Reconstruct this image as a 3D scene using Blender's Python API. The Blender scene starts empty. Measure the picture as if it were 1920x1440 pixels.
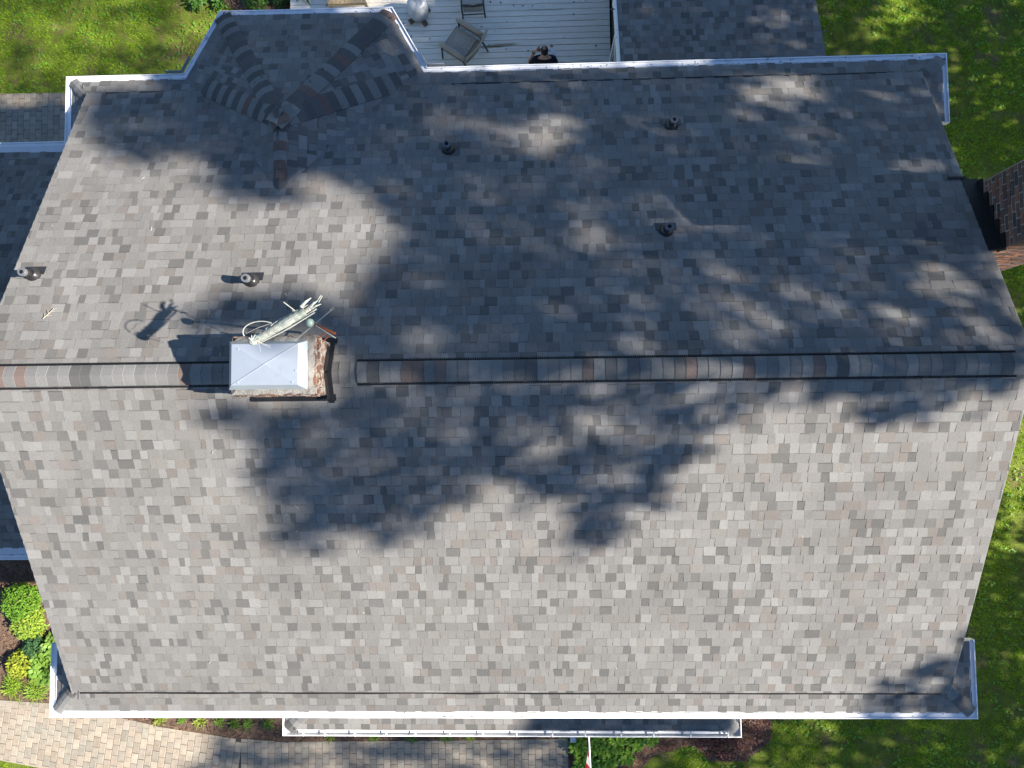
import bpy, math, random
import numpy as np
from mathutils import Vector, Matrix, noise as mnoise

random.seed(7); rng = np.random.default_rng(7)
scene = bpy.context.scene
COL = scene.collection

# ------------------------------------------------------------------ camera, sky, sun, exposure
cam_d = bpy.data.cameras.new('camera'); cam = bpy.data.objects.new('camera', cam_d); COL.objects.link(cam)
cam.location = (0.514, -0.671, 8.747); cam.rotation_euler = (0.0561, 0.0319, -0.0107)
cam_d.sensor_width = 36.0; cam_d.lens = 36.0 * 1306.0 / 1920.0
cam_d.clip_start = 0.1; cam_d.clip_end = 1000
scene.camera = cam
SUN_EL, SUN_AZ = math.radians(34.0), math.radians(-7.0)          # azimuth from +X towards +Y
SUN = Vector((math.cos(SUN_EL)*math.cos(SUN_AZ), math.cos(SUN_EL)*math.sin(SUN_AZ), math.sin(SUN_EL)))
w = bpy.data.worlds.new('World'); scene.world = w; w.use_nodes = True
nt = w.node_tree; bg = nt.nodes['Background']
sky = nt.nodes.new('ShaderNodeTexSky'); sky.sky_type = 'NISHITA'; sky.sun_disc = False
sky.dust_density = 0.1; sky.ozone_density = 5.0; sky.sun_elevation = SUN_EL; sky.sun_rotation = math.pi/2 - SUN_AZ
nt.links.new(sky.outputs[0], bg.inputs[0]); bg.inputs[1].default_value = 0.06
sl = bpy.data.lights.new('sun', 'SUN'); sl.energy = 5.0; sl.angle = math.radians(0.53); sl.color = (1.0, 0.93, 0.83)
so = bpy.data.objects.new('sun', sl); COL.objects.link(so); so.location = (30, -3, 30)
so.rotation_euler = SUN.to_track_quat('Z', 'Y').to_euler()
scene.view_settings.view_transform = 'Standard'; scene.view_settings.look = 'None'
scene.view_settings.gamma = 1; scene.view_settings.use_curve_mapping = False
scene.view_settings.exposure = 1.60
scene.render.engine = 'CYCLES'; scene.cycles.max_bounces = 4; scene.cycles.diffuse_bounces = 2; scene.cycles.glossy_bounces = 2; scene.cycles.transmission_bounces = 2

# ------------------------------------------------------------------ helpers
def lin(r, g, b):
    f = lambda c: (c/255/12.92) if c/255 <= 0.04045 else ((c/255+0.055)/1.055)**2.4
    return (f(r), f(g), f(b))

def mat(name, col=(.5,.5,.5), rough=.8, metal=0.0, spec=.3, var=0.0, scale=8.0, col2=None, mixscale=2.0, mixlo=.45, mixhi=.6,
        bump=0.0, bscale=40.0, tint=False, stretch=None, fine=0.0, fscale=300.0, trans=0.0):
    m = bpy.data.materials.new(name); m.use_nodes = True
    n = m.node_tree.nodes; L = m.node_tree.links; b = n['Principled BSDF']
    b.inputs['Roughness'].default_value = rough; b.inputs['Metallic'].default_value = metal
    b.inputs['Specular IOR Level'].default_value = spec
    geo = n.new('ShaderNodeNewGeometry'); vec = geo.outputs['Position']
    if stretch:
        mp = n.new('ShaderNodeMapping'); mp.inputs['Scale'].default_value = stretch
        L.new(vec, mp.inputs['Vector']); vec = mp.outputs[0]
    if tint:
        a = n.new('ShaderNodeAttribute'); a.attribute_name = 'tint'; out = a.outputs['Color']
    else:
        c = n.new('ShaderNodeRGB'); c.outputs[0].default_value = (*col, 1); out = c.outputs[0]
    def noise(sc, detail=4):
        t = n.new('ShaderNodeTexNoise'); t.inputs['Scale'].default_value = sc; t.inputs['Detail'].default_value = detail
        L.new(vec, t.inputs['Vector']); return t.outputs['Fac']
    if col2:
        r = n.new('ShaderNodeMapRange'); r.inputs['From Min'].default_value = mixlo; r.inputs['From Max'].default_value = mixhi
        L.new(noise(mixscale, 6), r.inputs['Value'])
        x = n.new('ShaderNodeMix'); x.data_type = 'RGBA'; L.new(r.outputs[0], x.inputs['Factor'])
        L.new(out, x.inputs['A']); x.inputs['B'].default_value = (*col2, 1); out = x.outputs['Result']
    for amp, sc in ((var, scale), (fine, fscale)):
        if amp > 0:
            r = n.new('ShaderNodeMapRange'); r.inputs['From Min'].default_value = .25; r.inputs['From Max'].default_value = .75
            r.inputs['To Min'].default_value = 1-amp; r.inputs['To Max'].default_value = 1+amp; r.clamp = False
            L.new(noise(sc, 3), r.inputs['Value'])
            x = n.new('ShaderNodeVectorMath'); x.operation = 'SCALE'; L.new(out, x.inputs[0]); L.new(r.outputs[0], x.inputs['Scale']); out = x.outputs[0]
    L.new(out, b.inputs['Base Color'])
    if bump > 0:
        bp = n.new('ShaderNodeBump'); bp.inputs['Strength'].default_value = bump; bp.inputs['Distance'].default_value = .02
        L.new(noise(bscale, 4), bp.inputs['Height']); L.new(bp.outputs[0], b.inputs['Normal'])
    if trans > 0:
        tr = n.new('ShaderNodeBsdfTranslucent'); L.new(out, tr.inputs['Color'])
        ms = n.new('ShaderNodeMixShader'); ms.inputs[0].default_value = trans
        L.new(b.outputs[0], ms.inputs[1]); L.new(tr.outputs[0], ms.inputs[2])
        L.new(ms.outputs[0], n['Material Output'].inputs['Surface'])
    return m

M = {}
M['shingle'] = mat('shingle', tint=True, rough=.95, spec=.15, fine=.30, fscale=120, var=.10, scale=1.1)
M['underlay'] = mat('underlay', (.02,.02,.022), .9)
M['white'] = mat('white_paint', (.72,.74,.75), .45, var=.05, scale=6, col2=(.50,.50,.47), mixscale=9, mixlo=.60, mixhi=.78)
M['gutter'] = mat('gutter_paint', (.85,.86,.87), .35, var=.06, scale=5, col2=(.30,.30,.27), mixscale=7, mixlo=.62, mixhi=.80)
M['siding'] = mat('siding', (.30,.28,.25), .7, var=.05, scale=3, bump=.2, bscale=10, stretch=(.2,.2,6))
M['bouncewhite'] = mat('bounce_white', (.74,.74,.72), .7, var=.05, scale=3)  # white wall tone chosen to throw light onto the shaded deck
M['soffit'] = mat('soffit', (.6,.6,.6), .7, var=.05)
M['blackplastic'] = mat('black_plastic', (.012,.012,.014), .55, var=.2, scale=20)
M['flash'] = mat('black_flashing', (.010,.010,.012), .6, var=.3, scale=12)
M['ventmetal'] = mat('vent_grey', (.022,.021,.022), .30, metal=.0, spec=.6, var=.15, scale=20)
M['ventcap'] = mat('vent_collar', (.12,.127,.138), .4, metal=.0, var=.1, scale=30)
M['hole'] = mat('hole', (.004,.004,.004), .9)
M['brick'] = mat('brick', tint=True, rough=.9, var=.25, scale=22, fine=.2, fscale=120, bump=.5, bscale=90)
M['brickworn'] = mat('brick_worn', tint=True, rough=.95, var=.25, scale=22, fine=.2, fscale=120, bump=.5, bscale=90, col2=(.22,.20,.175), mixscale=11, mixlo=.46, mixhi=.58)
M['mortar'] = mat('mortar', (.21,.20,.185), .95, var=.25, scale=14, bump=.6, bscale=50, col2=(.11,.10,.088), mixscale=7, mixlo=.5, mixhi=.7)
M['trim'] = mat('grey_drip_edge', (.22,.22,.22), .6, var=.15, scale=6)
M['mortar2'] = mat('pale_mortar', (.40,.40,.38), .95, var=.2, scale=14, bump=.5, bscale=50)
M['capmetal'] = mat('cap_metal', (.40,.45,.51), .38, metal=.42, spec=.5, var=.04, scale=7, col2=(.28,.29,.29), mixscale=5, mixlo=.66, mixhi=.8)
M['verdigris'] = mat('verdigris', (.40,.40,.35), .6, metal=.1, var=.25, scale=18, col2=(.26,.31,.27), mixscale=14, mixlo=.48, mixhi=.62, bump=.4, bscale=60)
M['glassball'] = mat('verdigris_ball', (.22,.30,.26), .4, spec=.5, var=.2, scale=20)
M['paleblue'] = mat('pale_blue_metal', (.25,.42,.58), .5, var=.15, scale=25)
M['wire'] = mat('pale_rod', (.36,.36,.32), .5, var=.2, scale=30)
M['rust'] = mat('rust', (.20,.055,.02), .85, var=.35, scale=30, bump=.4, bscale=80)
M['deck'] = mat('deck_paint', (.84,.77,.66), .75, var=.10, scale=3, stretch=(.25,2.5,1), col2=(.30,.26,.17), mixscale=1.9, mixlo=.63, mixhi=.70, fine=.08, fscale=25)
M['wicker'] = mat('wicker', (.42,.36,.28), .75, var=.25, scale=60, bump=.7, bscale=120)
M['wickerdark'] = mat('wicker_dark', (.085,.07,.06), .7, var=.25, scale=50)
M['cushion'] = mat('cushion', (.38,.34,.28), .9, var=.15, scale=14, fine=.15, fscale=90, bump=.3, bscale=40)
M['sling'] = mat('sling', (.42,.40,.35), .8, var=.1, scale=40)
M['tan'] = mat('tan_wood', (.50,.36,.20), .7, var=.2, scale=20, stretch=(1,8,1))
M['tarp'] = mat('plastic_cover', (.50,.52,.54), .28, spec=.6, var=.08, scale=8, bump=.5, bscale=14)
M['oldwood'] = mat('old_wood', (.17,.12,.08), .85, var=.3, scale=20)
M['mulch'] = mat('mulch', (.12,.078,.056), .95, var=.35, scale=14, col2=(.19,.12,.075), mixscale=5, mixlo=.5, mixhi=.68, fine=.4, fscale=70, bump=1.0, bscale=45)
M['chip'] = mat('mulch_chip', tint=True, rough=.95, var=.2, scale=30)
M['soil'] = mat('lawn_ground', (.11,.15,.014), .95, var=.35, scale=6, col2=(.15,.115,.055), mixscale=1.6, mixlo=.56, mixhi=.72, fine=.35, fscale=40, bump=.8, bscale=50)
M['grass'] = mat('grass_blade', tint=True, rough=.8, spec=.08, trans=.35)
M['leaf'] = mat('tree_leaf', (.055,.10,.025), .6, var=.25, scale=3)
M['plant'] = mat('plant_leaf', tint=True, rough=.5, spec=.35, trans=.30)
M['bark'] = mat('bark', (.10,.075,.055), .95, var=.3, scale=9, bump=.8, bscale=20)
M['paver'] = mat('paver', tint=True, rough=.9, var=.14, scale=9, fine=.14, fscale=90, bump=.25, bscale=60)
M['sand'] = mat('joint_sand', (.06,.055,.045), .95, var=.3, scale=15, fine=.3, fscale=90)
M['skin'] = mat('skin', (.46,.27,.20), .5, var=.08, scale=20)
M['hair'] = mat('hair', (.012,.009,.008), .6, var=.2, scale=60)
M['scalp'] = mat('bald_scalp', (.27,.16,.12), .45, var=.15, scale=30)
M['shirt'] = mat('black_shirt', (.010,.011,.018), .85, var=.2, scale=20)
M['jeans'] = mat('dark_trousers', (.03,.04,.07), .9, var=.2, scale=30)
M['paper'] = mat('paper', (.8,.8,.8), .7)
M['flag'] = mat('flag_cloth', tint=True, rough=.8, var=.05, scale=10, trans=.25)
M['screen'] = mat('dark_screen', (.012,.013,.014), .6, var=.2, scale=10)
M['bricktrim'] = M['brick']
M['fleck'] = mat('pale_fleck', (.36,.33,.26), .8, var=.15, scale=40)

class MB:
    """collects polygons (with an optional colour each) and links them as one mesh object"""
    def __init__(s): s.v = []; s.f = []; s.c = []
    def add(s, vs, fs, c=None):
        o = len(s.v); s.v += [tuple(x) for x in vs]
        for k_, f in enumerate(fs): s.f.append(tuple(i+o for i in f)); s.c.append(c[k_] if isinstance(c, list) else c)
    def box(s, c, h, ax=None, col=None):
        c = Vector(c); X, Y, Z = ax if ax else (Vector((1,0,0)), Vector((0,1,0)), Vector((0,0,1)))
        vs = [c+X*(h[0]*i)+Y*(h[1]*j)+Z*(h[2]*k) for k in (-1,1) for j in (-1,1) for i in (-1,1)]
        s.add(vs, [(0,2,3,1),(4,5,7,6),(0,1,5,4),(2,6,7,3),(0,4,6,2),(1,3,7,5)], col)
    def tube(s, pts, rad, n=8, col=None, caps=True):
        pts = [Vector(p) for p in pts]; rad = rad if hasattr(rad, '__len__') else [rad]*len(pts)
        vs = []; up = None
        for i, p in enumerate(pts):
            d = (pts[min(i+1, len(pts)-1)]-pts[max(i-1, 0)]).normalized()
            if up is None: up = Vector((0,0,1)) if abs(d.z) < .9 else Vector((1,0,0))
            a = d.cross(up).normalized(); up = a.cross(d).normalized()
            for k in range(n):
                t = 2*math.pi*k/n; vs.append(p+(a*math.cos(t)+up*math.sin(t))*rad[i])
        fs = [(i*n+k, i*n+(k+1) % n, (i+1)*n+(k+1) % n, (i+1)*n+k) for i in range(len(pts)-1) for k in range(n)]
        if caps: fs += [tuple(range(n-1, -1, -1)), tuple((len(pts)-1)*n+k for k in range(n))]
        s.add(vs, fs, col)
    def lathe(s, base, prof, n=20, axis=None, col=None):
        base = Vector(base); Z = (axis or Vector((0,0,1))).normalized(); X = Z.orthogonal().normalized(); Y = Z.cross(X); vs = []
        for r, h in prof:
            for k in range(n):
                t = 2*math.pi*k/n; vs.append(base+Z*h+(X*math.cos(t)+Y*math.sin(t))*r)
        fs = [(i*n+k, i*n+(k+1) % n, (i+1)*n+(k+1) % n, (i+1)*n+k) for i in range(len(prof)-1) for k in range(n)]
        fs += [tuple(range(n-1, -1, -1)), tuple((len(prof)-1)*n+k for k in range(n))]
        s.add(vs, fs, col)
    def sphere(s, c, r, n=14, m=9, sc=(1,1,1), col=None):
        c = Vector(c); vs = [c+Vector((0,0,-r*sc[2]))]
        for i in range(1, m):
            a = math.pi*i/m-math.pi/2
            for k in range(n):
                t = 2*math.pi*k/n; vs.append(c+Vector((r*sc[0]*math.cos(a)*math.cos(t), r*sc[1]*math.cos(a)*math.sin(t), r*sc[2]*math.sin(a))))
        vs.append(c+Vector((0,0,r*sc[2]))); e = len(vs)-1
        fs = [(0, 1+(k+1) % n, 1+k) for k in range(n)]
        fs += [(1+i*n+k, 1+i*n+(k+1) % n, 1+(i+1)*n+(k+1) % n, 1+(i+1)*n+k) for i in range(m-2) for k in range(n)]
        fs += [(e, 1+(m-2)*n+k, 1+(m-2)*n+(k+1) % n) for k in range(n)]
        s.add(vs, fs, col)
    def build(s, name, material, parent=None, smooth=False, origin=None):
        me = bpy.data.meshes.new(name)
        vs = s.v
        if origin is not None: vs = [(a-origin[0], b-origin[1], c-origin[2]) for a, b, c in vs]
        me.from_pydata(vs, [], s.f)
        if any(c is not None for c in s.c):
            at = me.attributes.new('tint', 'FLOAT_COLOR', 'FACE')
            at.data.foreach_set('color', np.array([(*(c or (.5,.5,.5)), 1) for c in s.c], dtype=np.float32).ravel())
        me.materials.append(M[material] if isinstance(material, str) else material)
        if smooth: me.polygons.foreach_set('use_smooth', [True]*len(me.polygons))
        me.update()
        o = bpy.data.objects.new(name, me); COL.objects.link(o)
        if origin is not None: o.location = origin
        if parent is not None:
            o.parent = parent
            if parent.location.length > 0 and origin is None:
                # vertices given in world space
                o.matrix_parent_inverse = Matrix.Translation(-parent.location)
        return o

def empty(name, loc=(0,0,0)):
    o = bpy.data.objects.new(name, None); COL.objects.link(o); o.location = loc; return o
def tag(o, label=None, cat=None, group=None, kind=None):
    if label: o['label'] = label
    if cat: o['category'] = cat
    if group: o['group'] = group
    if kind: o['kind'] = kind
    return o
def inpoly(x, y, P):
    r = False; j = len(P)-1
    for i in range(len(P)):
        if (P[i][1] > y) != (P[j][1] > y) and x < (P[j][0]-P[i][0])*(y-P[i][1])/(P[j][1]-P[i][1])+P[i][0]: r = not r
        j = i
    return r
def clip_convex(poly, clip):
    out = poly
    for i in range(len(clip)):
        a, b = clip[i], clip[(i+1) % len(clip)]; inp = out; out = []
        if not inp: break
        side = lambda p: (b[0]-a[0])*(p[1]-a[1])-(b[1]-a[1])*(p[0]-a[0])
        for k in range(len(inp)):
            p, q = inp[k], inp[(k+1) % len(inp)]; sp, sq = side(p), side(q)
            if sp >= 0: out.append(p)
            if (sp >= 0) != (sq >= 0):
                t = sp/(sp-sq); out.append((p[0]+(q[0]-p[0])*t, p[1]+(q[1]-p[1])*t))
    return out

# ------------------------------------------------------------------ shade: which patches of roof and lawn the trees to the east shade
SHADE=[
[(-5.21,5.10),(-4.98,6.69),(-1.88,6.65),(-1.18,5.14),(8.4,5.6),(8.4,3.5),(6.78,3.2),(6.66,0.28),(6.66,-0.15),(4.14,-0.32),(3.55,-0.43),(3.23,-0.56),(2.86,-0.92),(2.59,-1.09),(2.40,-1.30),(2.36,-1.58),(2.00,-1.71),(1.64,-1.78),(1.55,-2.20),(1.26,-2.48),(1.00,-2.39),(0.91,-1.89),(0.81,-1.58),(0.53,-1.69),(0.31,-1.73),(0.17,-1.43),(-0.19,-1.43),(-0.53,-1.72),(-0.98,-1.97),(-1.30,-2.20),(-1.59,-2.28),(-1.80,-2.06),(-2.33,-2.10),(-2.60,-2.43),(-2.96,-2.37),(-3.13,-1.86),(-3.26,-1.40),(-3.13,-1.04),(-3.22,-0.76),(-3.69,-0.62),(-3.82,-0.36),(-3.35,-0.30),(-3.39,0.44),(-4.01,0.66),(-4.17,0.87),(-3.86,0.98),(-3.45,1.09),(-2.64,1.04),(-2.05,0.96),(-1.71,1.18),(-1.67,1.50),(-1.36,1.75),(-1.26,2.07),(-1.59,2.37),(-1.87,2.74),(-2.30,2.94),(-2.64,3.05),(-3.13,3.11),(-3.50,3.37),(-3.81,3.68),(-4.52,4.23)],
[(-6.85,4.75),(-5.55,4.88),(-5.19,5.05),(-4.36,4.28),(-3.98,3.69),(-4.35,3.49),(-4.97,3.61),(-5.42,3.42),(-5.78,3.53),(-6.22,3.86),(-6.58,4.19)],
[(-4.35,3.09),(-4.29,3.39),(-3.96,3.38),(-3.66,3.12),(-3.64,2.79),(-3.93,2.65),(-4.20,2.80)],
[(5.50,-4.70),(5.84,-4.42),(6.27,-4.24),(6.61,-4.06),(6.9,-3.72),(8.1,-3.8),(8.1,-5.45),(5.40,-5.28),(5.63,-4.98),(5.93,-4.89),(6.25,-4.93),(6.05,-4.70)],
[(4.13,-0.25),(6.46,-0.15),(6.37,-0.31),(5.86,-0.34),(5.64,-0.57),(5.28,-0.73),(4.87,-0.70),(4.58,-0.59),(4.68,-0.39),(4.27,-0.35)],
]
HOLES=[
(0.68,3.78,0.50,0.32,0.85),(0.87,3.35,0.35,0.29,0.10),(-0.72,3.95,0.51,0.24,0.15),(-0.32,2.84,0.31,0.24,0.14),(1.41,2.99,0.31,0.20,0.12),(1.32,1.95,0.36,0.14,0.14),(1.49,1.73,0.32,0.12,0.50),(1.11,2.35,0.20,0.15,0.09),(4.46,4.54,0.54,0.34,0.80),(4.16,4.95,0.42,0.18,0.60),(4.87,5.13,0.51,0.14,0.34),(3.69,4.13,0.28,0.13,0.10),(4.40,3.39,0.38,0.23,0.15),(6.01,4.33,0.21,0.17,0.19),(5.98,2.90,0.28,0.17,0.60),(5.42,3.27,0.18,0.11,0.09),(3.00,2.13,0.48,0.20,0.45),(2.88,2.31,0.33,0.14,0.15),(4.85,1.54,0.49,0.17,0.19),(5.91,1.19,0.40,0.22,0.70),(6.03,1.00,0.30,0.16,0.50),(4.00,1.19,0.37,0.18,0.29),(3.05,0.97,0.37,0.22,0.26),(4.43,0.91,0.48,0.16,0.24),(4.92,0.68,0.54,0.14,0.50),(3.27,0.63,0.40,0.19,0.50),(5.39,0.45,0.53,0.11,0.26),(6.30,0.58,0.23,0.13,0.24),(2.55,0.87,0.25,0.17,0.24),(3.95,0.62,0.36,0.13,0.21),(2.14,0.95,0.25,0.17,0.10),(2.08,0.32,0.30,0.16,0.29),(-1.00,0.40,0.28,0.17,0.55),(-0.86,0.29,0.18,0.08,0.29),(2.32,1.26,0.25,0.18,0.14),(2.45,-0.04,0.48,0.13,0.56),(4.49,-0.03,0.18,0.12,0.38),(-1.00,-0.35,0.19,0.10,0.52),(1.02,-0.57,0.24,0.09,0.60),(0.81,-0.52,0.20,0.07,0.38),(1.74,-0.53,0.26,0.09,0.30),(0.78,-0.93,0.37,0.14,0.41),(1.40,-0.83,0.27,0.12,0.38),(0.06,-1.58,0.25,0.16,0.68),(1.95,-0.73,0.31,0.12,0.38),(2.17,-1.01,0.27,0.12,0.30),(0.50,-1.29,0.21,0.08,0.30),(1.56,-1.30,0.27,0.15,0.30),(2.77,-0.67,0.31,0.18,0.30),(3.34,-0.34,0.26,0.09,0.38),(3.20,5.24,3.90,0.11,0.42),(-6.20,5.24,1.00,0.11,0.42),(-2.75,0.05,0.85,0.50,1.00),(-3.50,0.05,0.50,0.40,0.90)
]
GHOLES=[(11.7,-1.6,0.95,1.25,1.0),(11.27,-2.81,0.36,0.72,0.7),(11.23,-3.65,0.36,0.24,0.5),(9.37,9.04,0.5,0.39,0.8),(8.73,8.53,0.5,0.26,0.4),(-4.51,-8.0,0.37,0.12,0.6),(-7.64,9.01,0.66,0.68,0.8),(-12.13,6.91,0.54,0.4,0.9),(-2.11,8.98,0.65,0.67,0.5),(-10.58,9.09,2.01,0.82,0.3)]
SRHOLES=[(4.90,6.80,0.45,0.30,0.55),(5.35,7.21,0.30,0.18,0.35),(5.50,6.50,0.30,0.14,0.35)]
GZ = -7.6            # ground level; the main ridge line is z = 0, Y = 0
T = 0.451            # main roof slope
XL, XR = -6.746, 6.688
EY = 4.79            # where the main slopes end above the pent eave
EXPO = 0.143

# ------------------------------------------------------------------ ground and large structure
gm = MB(); gm.add([(-250,-250,GZ),(250,-250,GZ),(250,250,GZ),(-250,250,GZ)], [(0,1,2,3)])
tag(gm.build('ground', 'soil'), 'green lawn ground around the house', kind='structure')
def sheet(name, P, z, material, label=None):
    m = MB(); m.add([(x, y, z) for x, y in P], [tuple(range(len(P)))]); o = m.build(name, material)
    return tag(o, label, kind='structure')
FRONT_BED = [(-12.6,-3.6),(-6.6,-3.6),(-6.6,-4.8),(1.2,-4.8),(1.2,-7.86),(-1.0,-7.90),(-5.38,-7.95),(-6.63,-7.86),(-8.27,-7.62),(-8.9,-7.476),(-10.88,-7.09),(-12.6,-6.98)]
sheet('flower_bed', FRONT_BED, GZ+.004, 'mulch', 'brown mulch bed along the front of the house')
RIGHT_BED = [(1.2,-4.8),(6.6,-4.8),(6.5,-6.6),(5.85,-7.35),(5.75,-7.9),(5.2,-8.35),(4.4,-8.35),(4.0,-8.0),(3.2,-8.2),(2.6,-8.7),(1.2,-8.9)]
sheet('flower_bed', RIGHT_BED, GZ+.004, 'mulch', 'dark mulch bed beside the front walk')
BACK_BED = [(-8.2,10.8),(-7.3,9.75),(-6.4,9.45),(-5.15,9.40),(-5.15,10.8)]
sheet('flower_bed', BACK_BED, GZ+.004, 'mulch', 'small mulch bed beyond the bay roof')
PATH = [(-13.4,-6.95),(-12.1,-7.02),(-10.88,-7.09),(-8.9,-7.476),(-8.27,-7.62),(-6.63,-7.86),(-5.38,-7.95),(-1.0,-7.90),(1.19,-7.86),(1.19,-9.8),(-4.5,-9.8),(-8.0,-9.15),(-11.03,-8.57),(-13.4,-8.15)]
path = sheet('path', PATH, GZ+.010, 'sand', 'concrete paver walk curving along the front of the house')
PATIO = [(-13.6,3.5),(-7.4,3.5),(-7.4,7.53),(-13.6,7.58)]
patio = sheet('patio', PATIO, GZ+.010, 'sand', 'concrete paver patio behind the left wing')

def paver_cells(P, ang, wx, wy, jit, test):
    ca, sa = math.cos(ang), math.sin(ang); res = []
    cx = sum(p[0] for p in P)/len(P); cy = sum(p[1] for p in P)/len(P)
    n = 110
    for i in range(-n, n):
        for j in range(-60, 60):
            u = i*wx; v = (j+.5*(i % 2))*wy
            x = cx+u*ca-v*sa; y = cy+u*sa+v*ca
            if abs(x) < 14.5 and test(x, y) and (inpoly(x, y, P) or any(inpoly(x+dx, y+dy, P) for dx in (-.07,.07) for dy in (-.11,.11))): res.append((x, y, ang))
    return res
def paver_mesh(x, y, ang, hw, hl, z, col, mb, P=None):
    ca, sa = math.cos(ang), math.sin(ang); b = .007; h = .012
    if P:
        cor = [(x+u*ca-v*sa, y+u*sa+v*ca) for u, v in ((-hw,-hl),(hw,-hl),(hw,hl),(-hw,hl))]
        if not all(inpoly(a_, b_, P) for a_, b_ in cor):          # cut the edge pieces along the border
            cp = cor
            ar = sum(P[i][0]*P[(i+1) % len(P)][1]-P[(i+1) % len(P)][0]*P[i][1] for i in range(len(P)))
            for i in range(len(P)):
                p_, q_ = Vector(P[i]), Vector(P[(i+1) % len(P)])
                if ar < 0: p_, q_ = q_, p_
                d_ = (q_-p_); L_ = d_.length; d_ /= L_; w_ = Vector((x, y))-p_; t_ = w_.dot(d_)
                if -.15 < t_ < L_+.15 and abs(w_.x*d_.y-w_.y*d_.x) < .2:
                    n_ = Vector((-d_.y, d_.x)); c_ = [p_-d_*9, q_+d_*9, q_+d_*9+n_*9, p_-d_*9+n_*9]
                    cp = clip_convex(cp, [(v.x, v.y) for v in c_])
            k = len(cp)
            if k >= 3: mb.add([(a_, b_, z+h) for a_, b_ in cp]+[(a_, b_, z-.01) for a_, b_ in cp], [tuple(range(k))]+[(i, k+i, k+(i+1) % k, (i+1) % k) for i in range(k)], col)
            return k >= 3
    dz = rng.normal(0, .0015); tx, ty = rng.normal(0, .012, 2)
    vs = []
    for (a, c, zz) in ((hw, hl, 0), (hw, hl, h-.004), (hw-b, hl-b, h)):
        for sx, sy in ((-1,-1),(1,-1),(1,1),(-1,1)):
            u, v = sx*a, sy*c; vs.append((x+u*ca-v*sa, y+u*sa+v*ca, z+zz+dz+u*tx*(zz > 0)+v*ty*(zz > 0)))
    fs = [(0,1,5,4),(1,2,6,5),(2,3,7,6),(3,0,4,7),(4,5,9,8),(5,6,10,9),(6,7,11,10),(7,4,8,11),(8,9,10,11)]
    mb.add(vs, fs, col); return True
def paver_col():
    base = random.choice([(.315,.27,.215),(.295,.26,.21),(.325,.28,.22),(.27,.245,.20),(.30,.25,.195)]); k = random.uniform(.86, 1.12)
    return tuple(c*k for c in base)
cells = paver_cells(PATH, 0.0, .158, .238, 0, lambda x, y: x > -6.4) + paver_cells(PATH, -.14, .158, .238, 0, lambda x, y: x <= -6.4)
pcells = paver_cells(PATIO, 0.0, .150, .225, 0, lambda x, y: True)
vis = lambda x, y: (y > -8.75 and -12.6 < x) if y < 0 else (6.2 < y and -13 < x < -10.4)
def px_order(c): return (c[0]-.5)**2+(c[1]+.7)**2
near = sorted([c for c in cells if vis(c[0], c[1])], key=px_order)[:240]
nearp = sorted([c for c in pcells if vis(c[0], c[1])], key=px_order)[:60]
for grp, allc, par, hw, hl, PP in ((near, cells, path, .0755, .1155, PATH), (nearp, pcells, patio, .0715, .109, PATIO)):
    ids = set(id(c) for c in grp); rest = MB()
    for c in allc:
        if id(c) in ids:
            m = MB()
            if paver_mesh(*c, hw, hl, GZ+.012, paver_col(), m, PP): m.build('paver', 'paver', par)
        else: paver_mesh(*c, hw, hl, GZ+.012, paver_col(), rest, PP)
    tag(rest.build('paver_field', 'paver', par), kind='stuff')

# ------------------------------------------------------------------ the house
house = empty('house', (0,0,GZ))
tag(house, 'house seen from above with grey-brown asphalt shingle gable roof and white gutters', 'house')
PAL = [((.334,.321,.305), .48), ((.392,.381,.364), .21), ((.228,.222,.211), .17), ((.310,.280,.255), .07), ((.336,.317,.293), .07)]
PC = np.cumsum([p for _, p in PAL])
LASTC = [0]
def tab_col():
    i = int(np.searchsorted(PC, random.random()*PC[-1]))
    if i == 2 and LASTC[0] == 2: i = random.choice((0, 0, 1))       # dark tabs mostly stand alone between lighter ones
    LASTC[0] = i; c = PAL[i][0]; k = random.uniform(.90, 1.10)*.5
    return tuple(x*k for x in c)
def plane_of(P3):
    P3 = [Vector(p) for p in P3]; n = Vector((0,0,0))
    for i in range(len(P3)): n += P3[i].cross(P3[(i+1) % len(P3)])
    n.normalize()
    if n.z < 0: n = -n
    U = Vector((-n.y, n.x, 0)).normalized(); V = n.cross(U)
    if V.z < 0: U, V = -U, -V
    return n, U, V
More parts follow.
